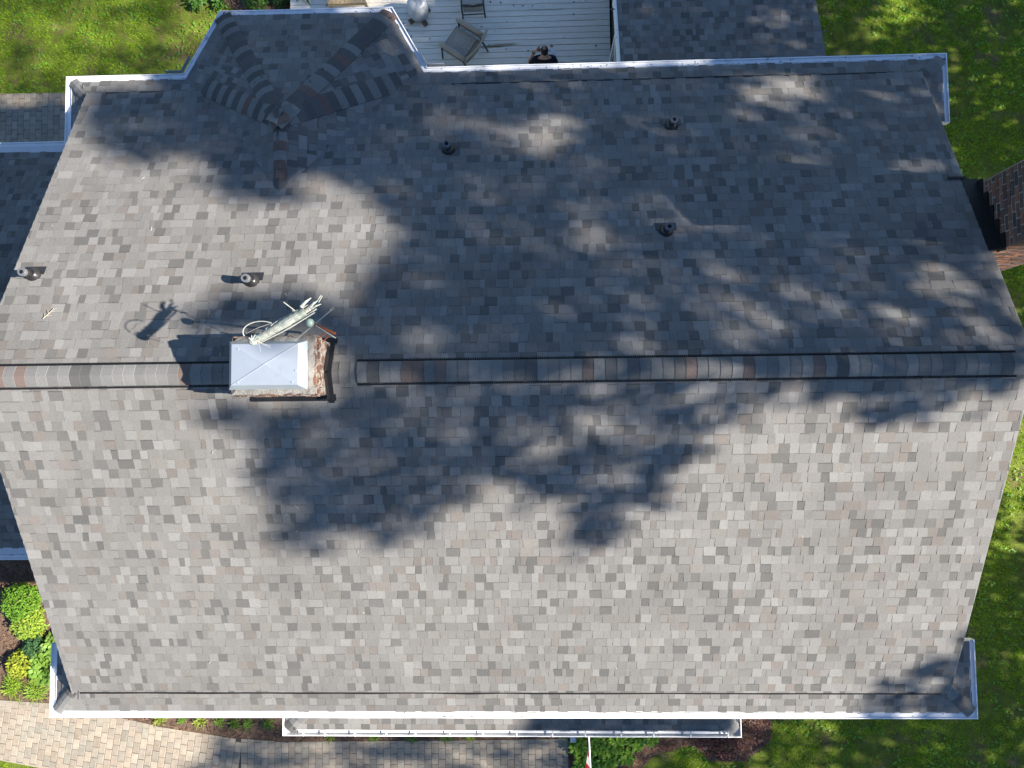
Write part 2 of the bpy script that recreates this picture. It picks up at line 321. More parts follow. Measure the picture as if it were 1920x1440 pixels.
def shingle_field(P3, out, phase=0.0, skip=None, ragged=0.0, expo=EXPO):
    """laminated tabs in staggered courses over one flat roof facet; each entry of out is (verts, faces, colour, centre)"""
    n, U, V = plane_of(P3); O = Vector(min(P3, key=lambda p: p[2]))
    uv = [((Vector(p)-O).dot(U), (Vector(p)-O).dot(V)) for p in P3]
    area = sum(uv[i][0]*uv[(i+1) % len(uv)][1]-uv[(i+1) % len(uv)][0]*uv[i][1] for i in range(len(uv)))
    if area < 0: uv = uv[::-1]
    u0, u1 = min(a for a, _ in uv), max(a for a, _ in uv); v1 = max(b for _, b in uv); v0 = min(b for _, b in uv)
    c = int(math.floor((v0-phase)/expo))-1
    while c*expo+phase < v1:
        vb = c*expo+phase; vt = vb+expo+.010; u = u0-random.uniform(0, .3); ur = 0.0; rais = False
        lo, hi = u0-9+0*ur, u1+9
        if ragged: lo, hi = u0-random.uniform(0, ragged), u1+random.uniform(0, ragged)
        cur = random.random() < .5; sl = 0.0
        while u < u1+.3:
            wd = random.choice((.07, .092, .105, .118, .128, .138, .148, .16, .18, .205))*random.uniform(.9, 1.1)
            sl2 = random.gauss(0, .007); g = .0011
            q = [(u+g, vb), (u+wd-g, vb), (u+wd-g+sl2, vt), (u+g+sl, vt)]
            rais = (not rais) if random.random() < .75 else rais
            cp = clip_convex(q, uv) if not ragged else clip_convex(q, [(lo, v0), (hi, v0), (hi, v1), (lo, v1)])
            if len(cp) >= 3:
                hb = .0125+(.0045 if rais else 0)+random.uniform(0, .001)
                hh = lambda v: +.003+(hb-.003)*(1-max(0, v-vb)/(expo+.010))
                top = [O+U*a+V*b+n*hh(b) for a, b in cp]; bot = [O+U*a+V*b-n*.002 for a, b in cp]
                k = len(cp); ctr = sum(top, Vector((0,0,0)))/k
                if not (skip and skip(ctr)):
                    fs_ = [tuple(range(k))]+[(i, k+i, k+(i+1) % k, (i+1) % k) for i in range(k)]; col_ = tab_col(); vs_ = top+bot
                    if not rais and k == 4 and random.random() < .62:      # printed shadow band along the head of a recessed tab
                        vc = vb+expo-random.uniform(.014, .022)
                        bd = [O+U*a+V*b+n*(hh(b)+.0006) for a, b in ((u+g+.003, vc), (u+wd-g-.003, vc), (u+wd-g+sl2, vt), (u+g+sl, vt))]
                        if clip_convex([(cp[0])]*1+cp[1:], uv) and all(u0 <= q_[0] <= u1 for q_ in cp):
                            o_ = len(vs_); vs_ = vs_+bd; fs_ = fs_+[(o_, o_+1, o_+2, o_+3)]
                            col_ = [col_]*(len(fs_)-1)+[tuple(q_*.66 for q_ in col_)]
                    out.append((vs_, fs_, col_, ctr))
            u += wd; sl = sl2
        c += 1
def deck_face(P3, off=-.006):
    n, U, V = plane_of(P3); return [Vector(p)+n*off for p in P3]

# --- main roof: solid gable block under the shingles
roofm = MB()
zE = -T*EY
def roof_block(m, x0, x1, cy, hy, zr, t, drop=.14):
    ze = zr-t*hy
    vs = []
    for x in (x0, x1): vs += [(x, cy-hy, ze-.008), (x, cy, zr-.008), (x, cy+hy, ze-.008), (x, cy+hy, ze-drop), (x, cy, zr-drop-.03), (x, cy-hy, ze-drop)]
    m.add(vs, [(0,1,7,6),(1,2,8,7),(2,3,9,8),(3,4,10,9),(4,5,11,10),(5,0,6,11),(0,5,4,3,2,1),(6,7,8,9,10,11)])
roof_block(roofm, XL+.01, XR-.01, 0, EY, 0, T)
roof = roofm.build('roof', 'underlay', house)
tag(roof, 'main gable roof of mottled grey and brown shingles')
# bay roof corner points, apex and ridge end
c1, c2, c3, c4 = Vector((-5.20,5.10,-2.37)), Vector((-4.61,6.17,-2.37)), Vector((-1.79,6.15,-2.37)), Vector((-1.23,5.10,-2.37))
A, Rr = Vector((-3.22,3.89,-1.245)), Vector((-3.21,2.80,-1.258))
tabs = []
shingle_field([(XL,-EY,zE),(XR,-EY,zE),(XR,0,0),(XL,0,0)], tabs, phase=.052, ragged=.004)
VT = [(c1.x+.25, c1.y), (Rr.x, Rr.y+.3), (c4.x-.25, c4.y)]
def skipN(c):
    if inpoly(c.x, c.y, VT): return True
    return False
shingle_field([(XL,0,0),(XR,0,0),(XR,EY,zE),(XL,EY,zE)], tabs, phase=0.0, skip=skipN, ragged=.004)
cl = cam.location
skipbox = lambda c: (-3.1 < c.x < -2.15 and -.25 < c.y < .37)
tabs = [t for t in tabs if not skipbox(t[3]) and (abs(t[3].y) > .085)]
tabs.sort(key=lambda t: (t[3]-Vector(cl)).length)
rest = MB(); k = 0
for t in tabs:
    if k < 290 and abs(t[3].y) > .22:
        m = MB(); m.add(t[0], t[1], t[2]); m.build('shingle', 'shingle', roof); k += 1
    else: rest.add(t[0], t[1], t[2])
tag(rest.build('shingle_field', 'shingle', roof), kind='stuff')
# white drip edge along the rakes
for x, s in ((XL, -1), (XR, 1)):
    for sy in (-1, 1):
        m = MB(); e = Vector((x+s*.001, sy*EY, zE)); a = Vector((x+s*.001, 0, 0)); d = (a-e); mid = (a+e)/2
        dn = d.normalized(); m.box(mid-Vector((0,0,.055)), (.012, d.length/2, .055), (Vector((1,0,0)), dn, Vector((1,0,0)).cross(dn)))
        m.build('rake_trim', 'trim', house)

# black strip drawn for the shadow and underlay line at the pent eave break
for sy, x0, x1 in ((-1, -6.62, 6.56), (1, -.75, 6.15), (1, -6.42, -5.50)):
    m = MB(); n_ = max(2, int((x1-x0)/.5)); vs = []
    for i in range(n_+1):
        x = x0+(x1-x0)*i/n_; wv = random.gauss(0, .003)
        vs += [(x, sy*(EY-.006), zE+.019), (x, sy*(EY+.016+wv), zE+.014), (x, sy*(EY+.014+wv), zE-.05)]
    m.add(vs, [(3*i+k, 3*i+3+k, 3*i+4+k, 3*i+1+k) for i in range(n_) for k in (0, 1)]); m.build('eave_shadow_line', 'flash', house)

# --- ridge vent with shingle caps
def bent_caps(P0, P1, d1, d2, up, wd, parent, name, lift=.0, expo=.143, banded=False):
    P0, P1 = Vector(P0), Vector(P1); L = (P1-P0); n = int(math.ceil(L.length/expo-.15)); L.normalize()
    for i in range(n):
        s0 = i*expo+random.uniform(-.006, .006); s1 = s0+expo+.02; m = MB(); vs = []
        for s, h in ((s0, .0105), (s1, .003)):
            ctr = P0+L*s
            sag = wd*(1+d1.dot(d2))**.5*.0; hcv = (d1+d2).length*.5*wd      # round the fold over
            prof = [(d1*wd, 0), (d1*wd*.66, .006), (d1*wd*.33, .004-hcv*.02), (Vector((0,0,0)), .003-hcv*.10), (d2*wd*.33, .004-hcv*.02), (d2*wd*.66, .006), (d2*wd, 0)]
            top = [ctr+o+up*(h+lift+e) for o, e in prof]; bot = [q-up*(.014 if s == s0 else .004) for q in top]
            vs += top+bot
        fs = [(j, j+1, 15+j, 14+j) for j in range(6)]+[(j+1, j, 7+j, 8+j) for j in range(6)]+[(0, 14, 21, 7), (6, 13, 27, 20)]
        r = random.random()
        c = (.305,.300,.288) if r < .44 else (.365,.36,.348) if r < .66 else (.20,.197,.19) if r < .85 else (.29,.222,.195)
        if banded: c = ((.185,.181,.175) if (r < .16 if i % 2 else r < .78) else (.29,.20,.175) if r > .90 else (.345,.34,.328))
        kk = random.uniform(.9, 1.1)*.5; m.add(vs, fs, tuple(q*kk for q in c)); m.build(name, 'shingle', parent)
cs = 1/math.sqrt(1+T*T)
dS, dN = Vector((0,-cs,-T*cs)), Vector((0,cs,-T*cs)); UP = Vector((0,0,1))
vent = MB(); teeth = MB()
for x0, x1 in ((XL-.0, -3.14), (-1.735, 6.49)):
    vs = []
    for x in (x0, x1):
        for d in (dS, dN): vs += [Vector((x,0,0))+d*.152+UP*.004, Vector((x,0,0))+d*.152+UP*.024]
        vs += [Vector((x,0,.014)), Vector((x,0,.004))]
    vent.add(vs, [(0,1,7,6),(2,8,9,3),(1,4,10,7),(4,3,9,10),(0,5,4,1),(5,2,3,4),(6,7,10,11),(11,10,9,8)])
    x = x0+.012
    while x < x1-.01:
        for d in (dS, dN):
            nn = (d.cross(Vector((1,0,0)))).normalized(); nn = nn if nn.z > 0 else -nn
            teeth.box(Vector((x,0,0))+d*.162+nn*.015, (.0065, .012, .010), (Vector((1,0,0)), d, nn))
        x += .0235
ventp = vent.build('ridge_vent', 'blackplastic', house); tag(ventp, 'black ridge vent under the shingle caps')
tag(teeth.build('vent_teeth', 'blackplastic', ventp), kind='stuff')
bent_caps((-3.16,0,0), (XL-.02,0,0), dS, dN, UP, .148, roof, 'ridge_cap', lift=.030)
bent_caps((XR+.02,0,.0), (6.44,0,.0), dS, dN, UP, .155, roof, 'ridge_cap', lift=.010)
bent_caps((-1.73,0,0), (6.47,0,0), dS, dN, UP, .148, roof, 'ridge_cap', lift=.030)
bent_caps((-2.10,0,0), (-1.72,0,0), dS, dN, UP, .155, roof, 'ridge_cap', lift=.008)

# --- bay roof
baym = MB()
facets = {'n': [c2, c3, A], 'nw': [c1, c2, A], 'ne': [c3, c4, A], 'w': [c1, A, Rr], 'e': [c4, Rr, A]}
for P in facets.values():
    q = deck_face(P); baym.add(q, [(0,1,2)])
lowp = [Vector((p.x, p.y, -2.55)) for p in (c1, c2, c3, c4)]
baym.add([c1-UP*.01, c2-UP*.01, c3-UP*.01, c4-UP*.01]+lowp, [(0,1,5,4),(1,2,6,5),(2,3,7,6),(4,5,6,7)])
bay = baym.build('bay_roof', 'underlay', house); tag(bay, 'half octagon hipped bay roof with banded hip caps')
bt = []
for kf, P in facets.items(): shingle_field(P, bt)
bm_ = MB()
for t in bt: bm_.add(t[0], t[1], t[2])
tag(bm_.build('shingle_field', 'shingle', bay), kind='stuff')
def hip(P0, P1, Fa, Fb, wd, parent, lift=.017, name='hip_cap'):
    P0, P1 = Vector(P0), Vector(P1); L = (P1-P0).normalized(); ds = []; ns = []
    for F in (Fa, Fb):
        n, _, _ = plane_of(F); ctr = sum((Vector(p) for p in F), Vector((0,0,0)))/len(F)
        d = n.cross(L).normalized()
        if d.dot(ctr-P0) < 0: d = -d
        ds.append(d); ns.append(n)
    bent_caps(P0, P1, ds[0], ds[1], (ns[0]+ns[1]).normalized(), wd, parent, name, lift=lift, banded=parent.name.startswith('bay'))
hip(c2, A, facets['nw'], facets['n'], .15, bay)
hip(c3, A, facets['n'], facets['ne'], .15, bay)
hip(c1.lerp(A, .22), A, facets['nw'], facets['w'], .15, bay)
hip(c4.lerp(A, .18), A, facets['ne'], facets['e'], .16, bay)
hip(Rr.lerp(A, .03), A, facets['w'], facets['e'], .12, bay, lift=.010)

# --- pent eaves and gable returns
def pent(name, quads, parent=house):
    m = MB()
    for P in quads:
        q = deck_face(P); lo = [Vector((p.x, p.y, min(p.z, -9)+0)) for p in q]
        zb = min(p.z for p in q)-.12
        k = len(q); m.add(q+[Vector((p.x, p.y, zb)) for p in q], [tuple(range(k)), tuple(range(2*k-1, k-1, -1))]+[(i, (i+1) % k, k+(i+1) % k, k+i) for i in range(k)])
    o = m.build(name, 'soffit', parent); out = []
    for P in quads: shingle_field(P, out, expo=.137)
    mm = MB()
    for t in out: mm.add(t[0], t[1], t[2])
    tag(mm.build('shingle_field', 'shingle', o), kind='stuff'); return o
zt, zb = -2.195, -2.375
oy, ox = 5.155, 7.135
for sy, lab in ((-1, 'front pent eave of three shingle courses with corner returns'), (1, 'rear pent eave with corner returns')):
    V_ = lambda x, y, z: Vector((x, sy*y, z)); oy = 5.155 if sy < 0 else 5.108
    if sy < 0: quads = [[V_(-ox,oy,zb), V_(ox,oy,zb), V_(6.70,EY-.05,zt), V_(-6.75,EY-.05,zt)]]
    else: quads = [[V_(-ox,oy,zb), V_(-4.95,oy,zb), V_(-4.95,EY-.05,zt), V_(-6.75,EY-.05,zt)], [V_(-1.50,oy,zb), V_(ox,oy,zb), V_(6.70,EY-.05,zt), V_(-1.50,EY-.05,zt)]]
    quads += [[V_(-ox,oy,zb), V_(-6.75,EY-.05,zt), V_(-6.75,4.08,zt), V_(-ox,4.08,zb)], [V_(ox,oy,zb), V_(ox,4.08,zb), V_(6.70,4.08,zt), V_(6.70,EY-.05,zt)]]
    pe = pent('pent_eave', quads); tag(pe, lab)
    hip(quads[0][0], (-6.75, sy*(EY-.05), zt), quads[0], quads[-2], .10, pe)
    hip((ox, sy*oy, zb), (6.70, sy*(EY-.05), zt), quads[-3], quads[-1], .10, pe)

# --- gutters
def gutter(name, pts, z, inward, parent, wd=.105, depth=.075, label=None, floor=.028, closed_prof=None):
    """open trough swept along the outer edge; pts in plan, inward = +1 if the house lies left of the travel direction"""
    m = MB(); n = len(pts); P = [Vector((x, y, 0)) for x, y in pts]
    prof = [(0,0),(.014,0),(.014,-floor),(wd-.006,-floor),(wd-.006,.004),(wd,.004),(wd,-depth-.02),(0.012,-depth-.02),(0,-.02)]
    ring = []
    for i in range(n):
        d0 = (P[i]-P[i-1]).normalized() if i else (P[1]-P[0]).normalized()
        d1 = (P[i+1]-P[i]).normalized() if i < n-1 else d0
        n0 = Vector((-d0.y, d0.x, 0))*inward; n1 = Vector((-d1.y, d1.x, 0))*inward
        b = (n0+n1); b = b/(b.dot(n0)) if b.length > 1e-6 else n0
        ring.append([P[i]+b*a+Vector((0,0,z+h)) for a, h in prof])
    # subdivide long runs and give them the slight waviness of real gutters
    rings = []
    for i in range(n-1):
        L = (P[i+1]-P[i]).length; k = max(1, int(L/.6))
        for j in range(k):
            t = j/k; off = Vector((0, 0, random.gauss(0, .003))) if 0 < j else Vector((0,0,0))
            rings.append([a.lerp(b, t)+off for a, b in zip(ring[i], ring[i+1])])
    rings.append(ring[-1]); q = len(prof)
    vs = [v for r in rings for v in r]
    fs = [(i*q+k, i*q+(k+1) % q, (i+1)*q+(k+1) % q, (i+1)*q+k) for i in range(len(rings)-1) for k in range(q)]
    m.add(vs, fs)
    for r in (rings[0], rings[-1]):
        o, i_ = r[0], r[5]; m.add([r[0], r[5]-Vector((0,0,.004)), r[6], r[7], r[8]], [(0,1,2,3,4)])
    o = m.build(name, 'gutter', parent); tag(o, label); return o
gutter('gutter', [(-7.245,-4.10),(-7.245,-5.258),(7.222,-5.248),(7.222,-4.06)], -2.36, 1, house, label='long white front gutter with corner returns')
gutter('gutter', [(-7.245,4.06),(-7.245,5.205),(-5.245,5.205),(-4.655,6.265),(-1.752,6.245),(-1.175,5.20),(7.222,5.205),(7.222,4.06)], -2.36, -1, house, label='white rear gutter folding around the bay roof')
for x, sx in ((-5.27, -1), (-1.16, 1)):     # grey splash guards in the inside corners
    m = MB(); m.box((x-.02*0+sx*.13, 5.222, -2.335), (.14, .006, .035)); m.box((x-sx*.07, 5.345, -2.335), (.006, .14, .035), (Vector((math.cos(.5), sx*math.sin(.5), 0)), Vector((-sx*math.sin(.5), math.cos(.5), 0)), UP))
    m.build('splash_guard', mat('grey_guard', (.22,.24,.26), .5, var=.1), house)
# dirt and leaf debris lying in the gutters
deb = MB()
for _ in range(100):
    r = random.random()
    if r < .45: x, y = random.uniform(-1.0, 7.1), 5.205-random.uniform(.02, .09)
    elif r < .6: x, y = random.uniform(-4.6, -1.8), 6.25-random.uniform(.02, .09)
    else: x, y = random.uniform(-7.1, 7.1), -5.25+random.uniform(.02, .09)
    a = random.uniform(0, 3.1); l, w_ = random.uniform(.005, .018), random.uniform(.003, .006); z = -2.36-.028+.004
    ca, sa = math.cos(a), math.sin(a)
    k = random.uniform(.5, 1.3); deb.add([(x+l*ca-w_*sa, y+l*sa+w_*ca, z), (x-l*ca-w_*sa, y-l*sa+w_*ca, z+.004), (x-l*ca+w_*sa, y-l*sa-w_*ca, z), (x+l*ca+w_*sa, y+l*sa-w_*ca, z+.004)], [(0,1,2,3)], (.07*k, .055*k, .04*k))
tag(deb.build('gutter_debris', 'chip', house), kind='stuff')

# --- walls
def wall_box(name, x0, x1, y0, y1, z0, z1, material='siding', label=None, parent=house):
    m = MB(); m.box(((x0+x1)/2, (y0+y1)/2, (z0+z1)/2), ((x1-x0)/2, (y1-y0)/2, (z1-z0)/2)); o = m.build(name, material, parent); tag(o, label); return o
wall_box('wall', -6.70, 6.64, -4.72, 4.72, GZ, -2.30)
for x in (-6.70, 6.60):
    m = MB(); m.add([(x,-4.72,-2.30),(x,4.72,-2.30),(x,0,-.19),(x+.04,-4.72,-2.30),(x+.04,4.72,-2.30),(x+.04,0,-.19)], [(0,1,2),(5,4,3),(0,2,5,3),(1,4,5,2)])
    m.build('gable_wall', 'siding', house)
m = MB(); bp = [(-5.0,4.72),(-4.5,5.95),(-1.92,5.93),(-1.42,4.72)]
m.add([(x,y,GZ) for x,y in bp]+[(x,y,-2.5) for x,y in bp], [(0,1,5,4),(1,2,6,5),(2,3,7,6)]); m.build('bay_wall', 'bouncewhite', house)
m = MB(); m.box((-1.5, 4.735, (GZ-2.4)/2), (5.1, .012, (-2.4-GZ)/2)); m.build('rear_bounce_panel', 'bouncewhite', house)  # white panel added over the rear wall to bounce light onto the deck
for zs in (-6.2, -3.6):
    for x in ((-5.4,-3.6,-1.4,1.4,3.6,5.4) if zs > -5 else (-5.2, 5.2)):
        m = MB(); m.box((x,-4.735,zs), (.5,.03,.75)); f = m.build('window', 'white', house)
        m = MB(); m.box((x,-4.775,zs), (.43,.012,.68)); m.build('pane', mat('window_glass', (.02,.025,.03), .08, spec=.6), f)

# --- front porch roof
ph = MB()
pz, pt = -4.235, -3.74
pe_, pw = 4.06, -4.72
PQ = [[Vector((-pe_,-6.235,pz)), Vector((pe_,-6.235,pz)), Vector((pe_-1.4,pw,pt)), Vector((-pe_+1.4,pw,pt))],
      [Vector((-pe_,-6.235,pz)), Vector((-pe_+1.4,pw,pt)), Vector((-pe_,pw,pz))],
      [Vector((pe_,-6.235,pz)), Vector((pe_,pw,pz)), Vector((pe_-1.4,pw,pt))]]
po = pent('porch_roof', PQ); tag(po, 'low shingled porch roof below the front gutter')
hip(PQ[0][0], PQ[0][3], PQ[0], PQ[1], .14, po); hip(PQ[0][1], PQ[0][2], PQ[0], PQ[2], .14, po)
pg = gutter('porch_gutter', [(-4.165,pw),(-4.165,-6.342),(4.165,-6.342),(4.165,pw)], -4.21, 1, house, wd=.115, floor=.085, label='white porch gutter with hanger straps')
hx = [567,608,665,725,780,845,907,970,1037,1098,1165,1225,1293,1362]
for px in hx:
    m = MB(); m.box(((px-957)/103.2, -6.29, -4.204), (.013, .052, .004)); m.build('hanger', 'white', pg)
for x in (-3.9, -1.3, 1.3, 3.9):
    m = MB(); m.box((x, -6.1, (GZ-4.4)/2), (.08, .08, (-4.4-GZ)/2)); m.box((x, -6.1, -4.44), (.11, .11, .04)); m.box((x, -6.1, GZ+.1), (.11, .11, .1)); m.build('porch_post', 'white', house)

# --- left wing
wy, wh = 0.84, 3.50; wz = -2.13
wr = MB(); roof_block(wr, -14.0, XL-.02, wy, wh, wz, T)
wing = wr.build('wing_roof', 'underlay', house); tag(wing, 'lower dark shingled wing roof beside the left gable')
wt = []
we = wz-T*wh
shingle_field([(-14,wy-wh,we),(XL+.05,wy-wh,we),(XL+.05,wy,wz),(-14,wy,wz)], wt)
shingle_field([(-14,wy,wz),(XL+.05,wy,wz),(XL+.05,wy+wh,we),(-14,wy+wh,we)], wt)
for s in (-1, 1): shingle_field([(-14,wy+s*(wh+.31),we-.17),(XL+.05,wy+s*(wh+.31),we-.17),(XL+.05,wy+s*(wh-.04),we-.02),(-14,wy+s*(wh-.04),we-.02)], wt, expo=.137)
mm = MB()
for t in wt: mm.add(t[0], t[1], t[2])
tag(mm.build('shingle_field', 'shingle', wing), kind='stuff')
for s in (-1, 1):
    m = MB(); m.box((-10.4, wy+s*(wh+.12), we-.16), (3.6, .18, .06)); m.build('wing_soffit', 'soffit', wing)
gutter('gutter', [(-14,wy+wh+.41),(XL+.02,wy+wh+.41)], we-.165, -1, house, label='white gutter on the rear eave of the left wing')
gutter('gutter', [(-14,wy-wh-.41),(XL+.02,wy-wh-.41)], we-.165, 1, house, label='white gutter on the front eave of the left wing')
wall_box('wing_wall', -13.7, -6.7, wy-wh+.05, wy+wh-.05, GZ, we-.1)

# --- rear sunroom with its low roof
st_ = .287
zz = lambda y: -3.9-st_*(y-5.0)
sr = MB(); P = [Vector((2.24,4.72,zz(4.72))), Vector((6.12,4.72,zz(4.72))), Vector((6.12,10.2,zz(10.2))), Vector((2.24,10.2,zz(10.2)))]
q = deck_face(P); k = 4; sr.add(q+[p-UP*.12 for p in q], [(0,1,2,3),(7,6,5,4)]+[(i,(i+1) % k,k+(i+1) % k,k+i) for i in range(k)])
sun_ = sr.build('sunroom_roof', 'underlay', house); tag(sun_, 'low shaded sunroom roof behind the rear gutter')
stt = []; shingle_field(P, stt); mm = MB()
for t in stt: mm.add(t[0], t[1], t[2])
tag(mm.build('shingle_field', 'shingle', sun_), kind='stuff')
m = MB(); d = (P[3]-P[0]); m.box((P[0]+P[3])/2+Vector((-.018,0,-.10)), (.02, d.length/2, .115), (Vector((1,0,0)), d.normalized(), Vector((1,0,0)).cross(d.normalized())))
m.build('rake_board', 'white', sun_); m = MB(); m.box((P[1]+P[2])/2+Vector((-.03,0,-.26)), (.02, d.length/2, .115), (Vector((1,0,0)), d.normalized(), Vector((1,0,0)).cross(d.normalized())))
m.build('rake_board', 'white', sun_)
wall_box('sunroom_wall', 2.46, 5.95, 4.72, 10.0, GZ, -5.55, 'screen')
for i, (a, b) in enumerate([((2.40,5.9,GZ+.3),(2.40,5.9,-4.35)),((2.40,7.75,GZ+.3),(2.40,7.75,-4.9)),((2.40,9.6,GZ+.3),(2.40,9.6,-5.4)),((2.40,7.1,-4.75),(2.40,8.65,-6.35)),((2.40,8.65,-5.1),(2.40,7.15,-6.4))]):
    m = MB(); a, b = Vector(a), Vector(b); d = (b-a).normalized(); X = Vector((1,0,0)); m.box((a+b)/2, (.03, .05, (b-a).length/2), (X, d.cross(X), d)); m.build('screen_frame', 'white', house)

# --- plumbing vents
def vent_pipe(b, h, label, px=0):
    n = Vector((0, T, 1)).normalized(); U = Vector((1,0,0)); V = Vector((0, -1, T)).normalized(); b = Vector(b)
    root = MB(); b0 = b+n*.016
    root.lathe(b0-n*.005, [(.105,0),(.103,.014),(.090,.040),(.074,.066),(.060,.085)], 24, (n*.5+UP*.5))
    root.lathe(b0, [(.051,.02),(.051,h-.03)], 24)
    o = root.build('vent_pipe', 'ventmetal', house, smooth=False); tag(o, label)
    for p in o.data.polygons: p.use_smooth = len(p.vertices) == 4
    m = MB(); m.box(b+n*.019-V*.075, (.145, .065, .003), (U, V, n)); m.build('flange', 'ventmetal', o)
    m = MB(); top = b+UP*h
    m.lathe(top-UP*.05, [(.058,0),(.058,.048),(.054,.052),(.028,.052),(.028,.02)], 24); m.build('collar', 'ventcap', o)
    m = MB(); m.lathe(top-UP*.045, [(.0275,0),(.0275,.045)], 16); m.build('bore', 'hole', o)
vent_pipe((-.734,3.474,-1.567), .26, 'vent pipe nearest the bay roof')
vent_pipe((-6.435,1.459,-.658), .25, 'vent pipe at the left rake edge')
vent_pipe((-3.323,1.306,-.589), .25, 'sunlit vent pipe left of the chimney shadow')
vent_pipe((2.662,3.834,-1.73), .25, 'shaded vent pipe closest to the rear gutter')
vent_pipe((2.384,1.975,-.891), .26, 'shaded vent pipe with exposed flange edge')

# --- brick chimneys
def brick_col(dark=False):
    base = random.choice([(.20,.10,.066),(.17,.085,.06),(.145,.085,.065),(.22,.12,.08),(.11,.07,.058)]) if not dark else random.choice([(.13,.062,.045),(.10,.055,.045),(.075,.05,.045),(.16,.075,.05),(.055,.042,.04)])
    k = random.uniform(.8, 1.15)*(1.5 if dark else .70); return tuple(c*k for c in base)
BR = {'n': 0}
def ring_bricks(x0, x1, y0, y1, z0, ncourse, parent, material, dark, sides, limit, ch=.0745, bl=.212, proud=.006, wornpos=0.0, corbel=None):
    restm = MB()
    for c in range(ncourse):
        z = z0+c*ch+ch/2; ex = corbel(c) if corbel else 0.0
        a0, a1, b0, b1 = x0-ex, x1+ex, y0-ex, y1+ex
        for side in 'WESN':
            if side in 'WE': lo, hi = b0, b1
            else: lo, hi = a0, a1
            u = lo-(bl/2 if (c+('WESN'.index(side) in (2, 3))) % 2 else 0)
            while u < hi-.01:
                s, e = max(u, lo), min(u+bl, hi)-.012; u += bl
                if e-s < .03: continue
                jit = random.gauss(0, .0025)
                if side in 'WE':
                    x = (a0+.045-proud-jit) if side == 'W' else (a1-.045+proud+jit); ctr = (x, (s+e)/2, z); h = (.045, (e-s)/2-.002, ch/2-.0075)
                else:
                    y = (b0+.045-proud-jit) if side == 'S' else (b1-.045+proud+jit); ctr = ((s+e)/2, y, z); h = ((e-s)/2-.002, .045, ch/2-.0075)
                col = brick_col(dark)
                if side in sides and BR['n'] < limit:
                    m = MB(); m.box(ctr, h, None, col); m.build('brick', material, parent); BR['n'] += 1
                else: restm.box(ctr, h, None, col)
    if restm.v: tag(restm.build('brick_field', material, parent), kind='stuff')
# small ridge chimney
X0, X1, Y0, Y1, ZT = -3.10, -2.115, -.285, .395, .50
m = MB(); m.box(((X0+X1)/2, (Y0+Y1)/2, (ZT-1.0)/2-.01), ((X1-X0)/2-.002, (Y1-Y0)/2-.002, (ZT+1.0)/2-.01))
# rough mortar wash on top
nx, ny = 16, 11; vs = []
for j in range(ny+1):
    for i in range(nx+1):
        u, v = i/nx, j/ny; e = min(u, 1-u, v, 1-v); x = X0-.01+(X1-X0+.02)*u; y = Y0-.01+(Y1-Y0+.02)*v
        vs.append((x, y, ZT-.005+min(e*.35, .03)+random.gauss(0, .004)))
m.add(vs, [(j*(nx+1)+i, j*(nx+1)+i+1, (j+1)*(nx+1)+i+1, (j+1)*(nx+1)+i) for j in range(ny) for i in range(nx)])
chim = m.build('chimney', 'mortar', house); tag(chim, 'short worn brick chimney with white metal cap on the ridge')
ring_bricks(X0, X1, Y0, Y1, -.39, 12, chim, 'brickworn', False, 'ES', 110, corbel=lambda c: .022 if c in (9, 10) else (.010 if c == 11 else 0))
# white metal cap: low hipped pan
a0, a1, b0, b1 = -3.135, -2.19, -.235, .345; zl, zh, ins = .525, .640, .075
m = MB(); out = [(a0,b0),(a1,b0),(a1,b1),(a0,b1)]; inn = [(a0+ins,b0+ins*.6),(a1-ins,b0+ins*.6),(a1-ins,b1-ins*.6),(a0+ins,b1-ins*.6)]
vs = [(x,y,zl-.05) for x,y in out]+[(x,y,zl) for x,y in out]+[(x,y,zh) for x,y in inn]+[((a0+a1)/2,(b0+b1)/2,zh+.018)]
m.add(vs, [(i,(i+1) % 4,4+(i+1) % 4,4+i) for i in range(4)]+[(4+i,4+(i+1) % 4,8+(i+1) % 4,8+i) for i in range(4)]+[(8+i,8+(i+1) % 4,12) for i in range(4)])
cap = m.build('chimney_cap', 'capmetal', chim); tag(cap, 'white sheet metal chimney cap creased corner to corner')
m = MB(); cc = Vector(vs[12])
m.tube([Vector(vs[8])+UP*.001, cc+UP*.003, Vector(vs[10])+UP*.001], .0055, 6); m.tube([Vector(vs[9])-UP*.001, cc, Vector(vs[11])-UP*.001], .003, 6)
for x, y in ((-2.29,-.02),(-2.98,-.16),(-2.98,.24),(-2.33,-.16)): m.lathe((x,y,zh+.004), [(.010,0),(.008,.006)], 10)
m.build('seam', 'capmetal', chim)
# flashing skirt
m = MB()
for s, y in ((-1, Y0), (1, Y1)):
    d = dS if s < 0 else dN; nrm = Vector((0, s*T, 1)).normalized()
    ctr = Vector(((X0+X1)/2+.03, y+s*.02, -T*abs(y+s*.02)))+nrm*.024; m.box(ctr, ((X1-X0)/2+.06, .045, .004), (Vector((1,0,0)), d, nrm))
for s in (-1, 1):
    d = dS if s < 0 else dN; nrm = Vector((0, s*T, 1)).normalized()
    y = .2; m.box(Vector((X1+.034, s*.185, -T*.185))+nrm*.026, (.032, .205, .004), (Vector((1,0,0)), d, nrm))
    m.box(Vector((X1+.010, s*.17, -T*.17+.10)), (.004, .19, .05), (Vector((1,0,0)), d, nrm))
m.box((X1+.034, 0, .012), (.032, .03, .006)); m.build('flashing', 'flash', chim)

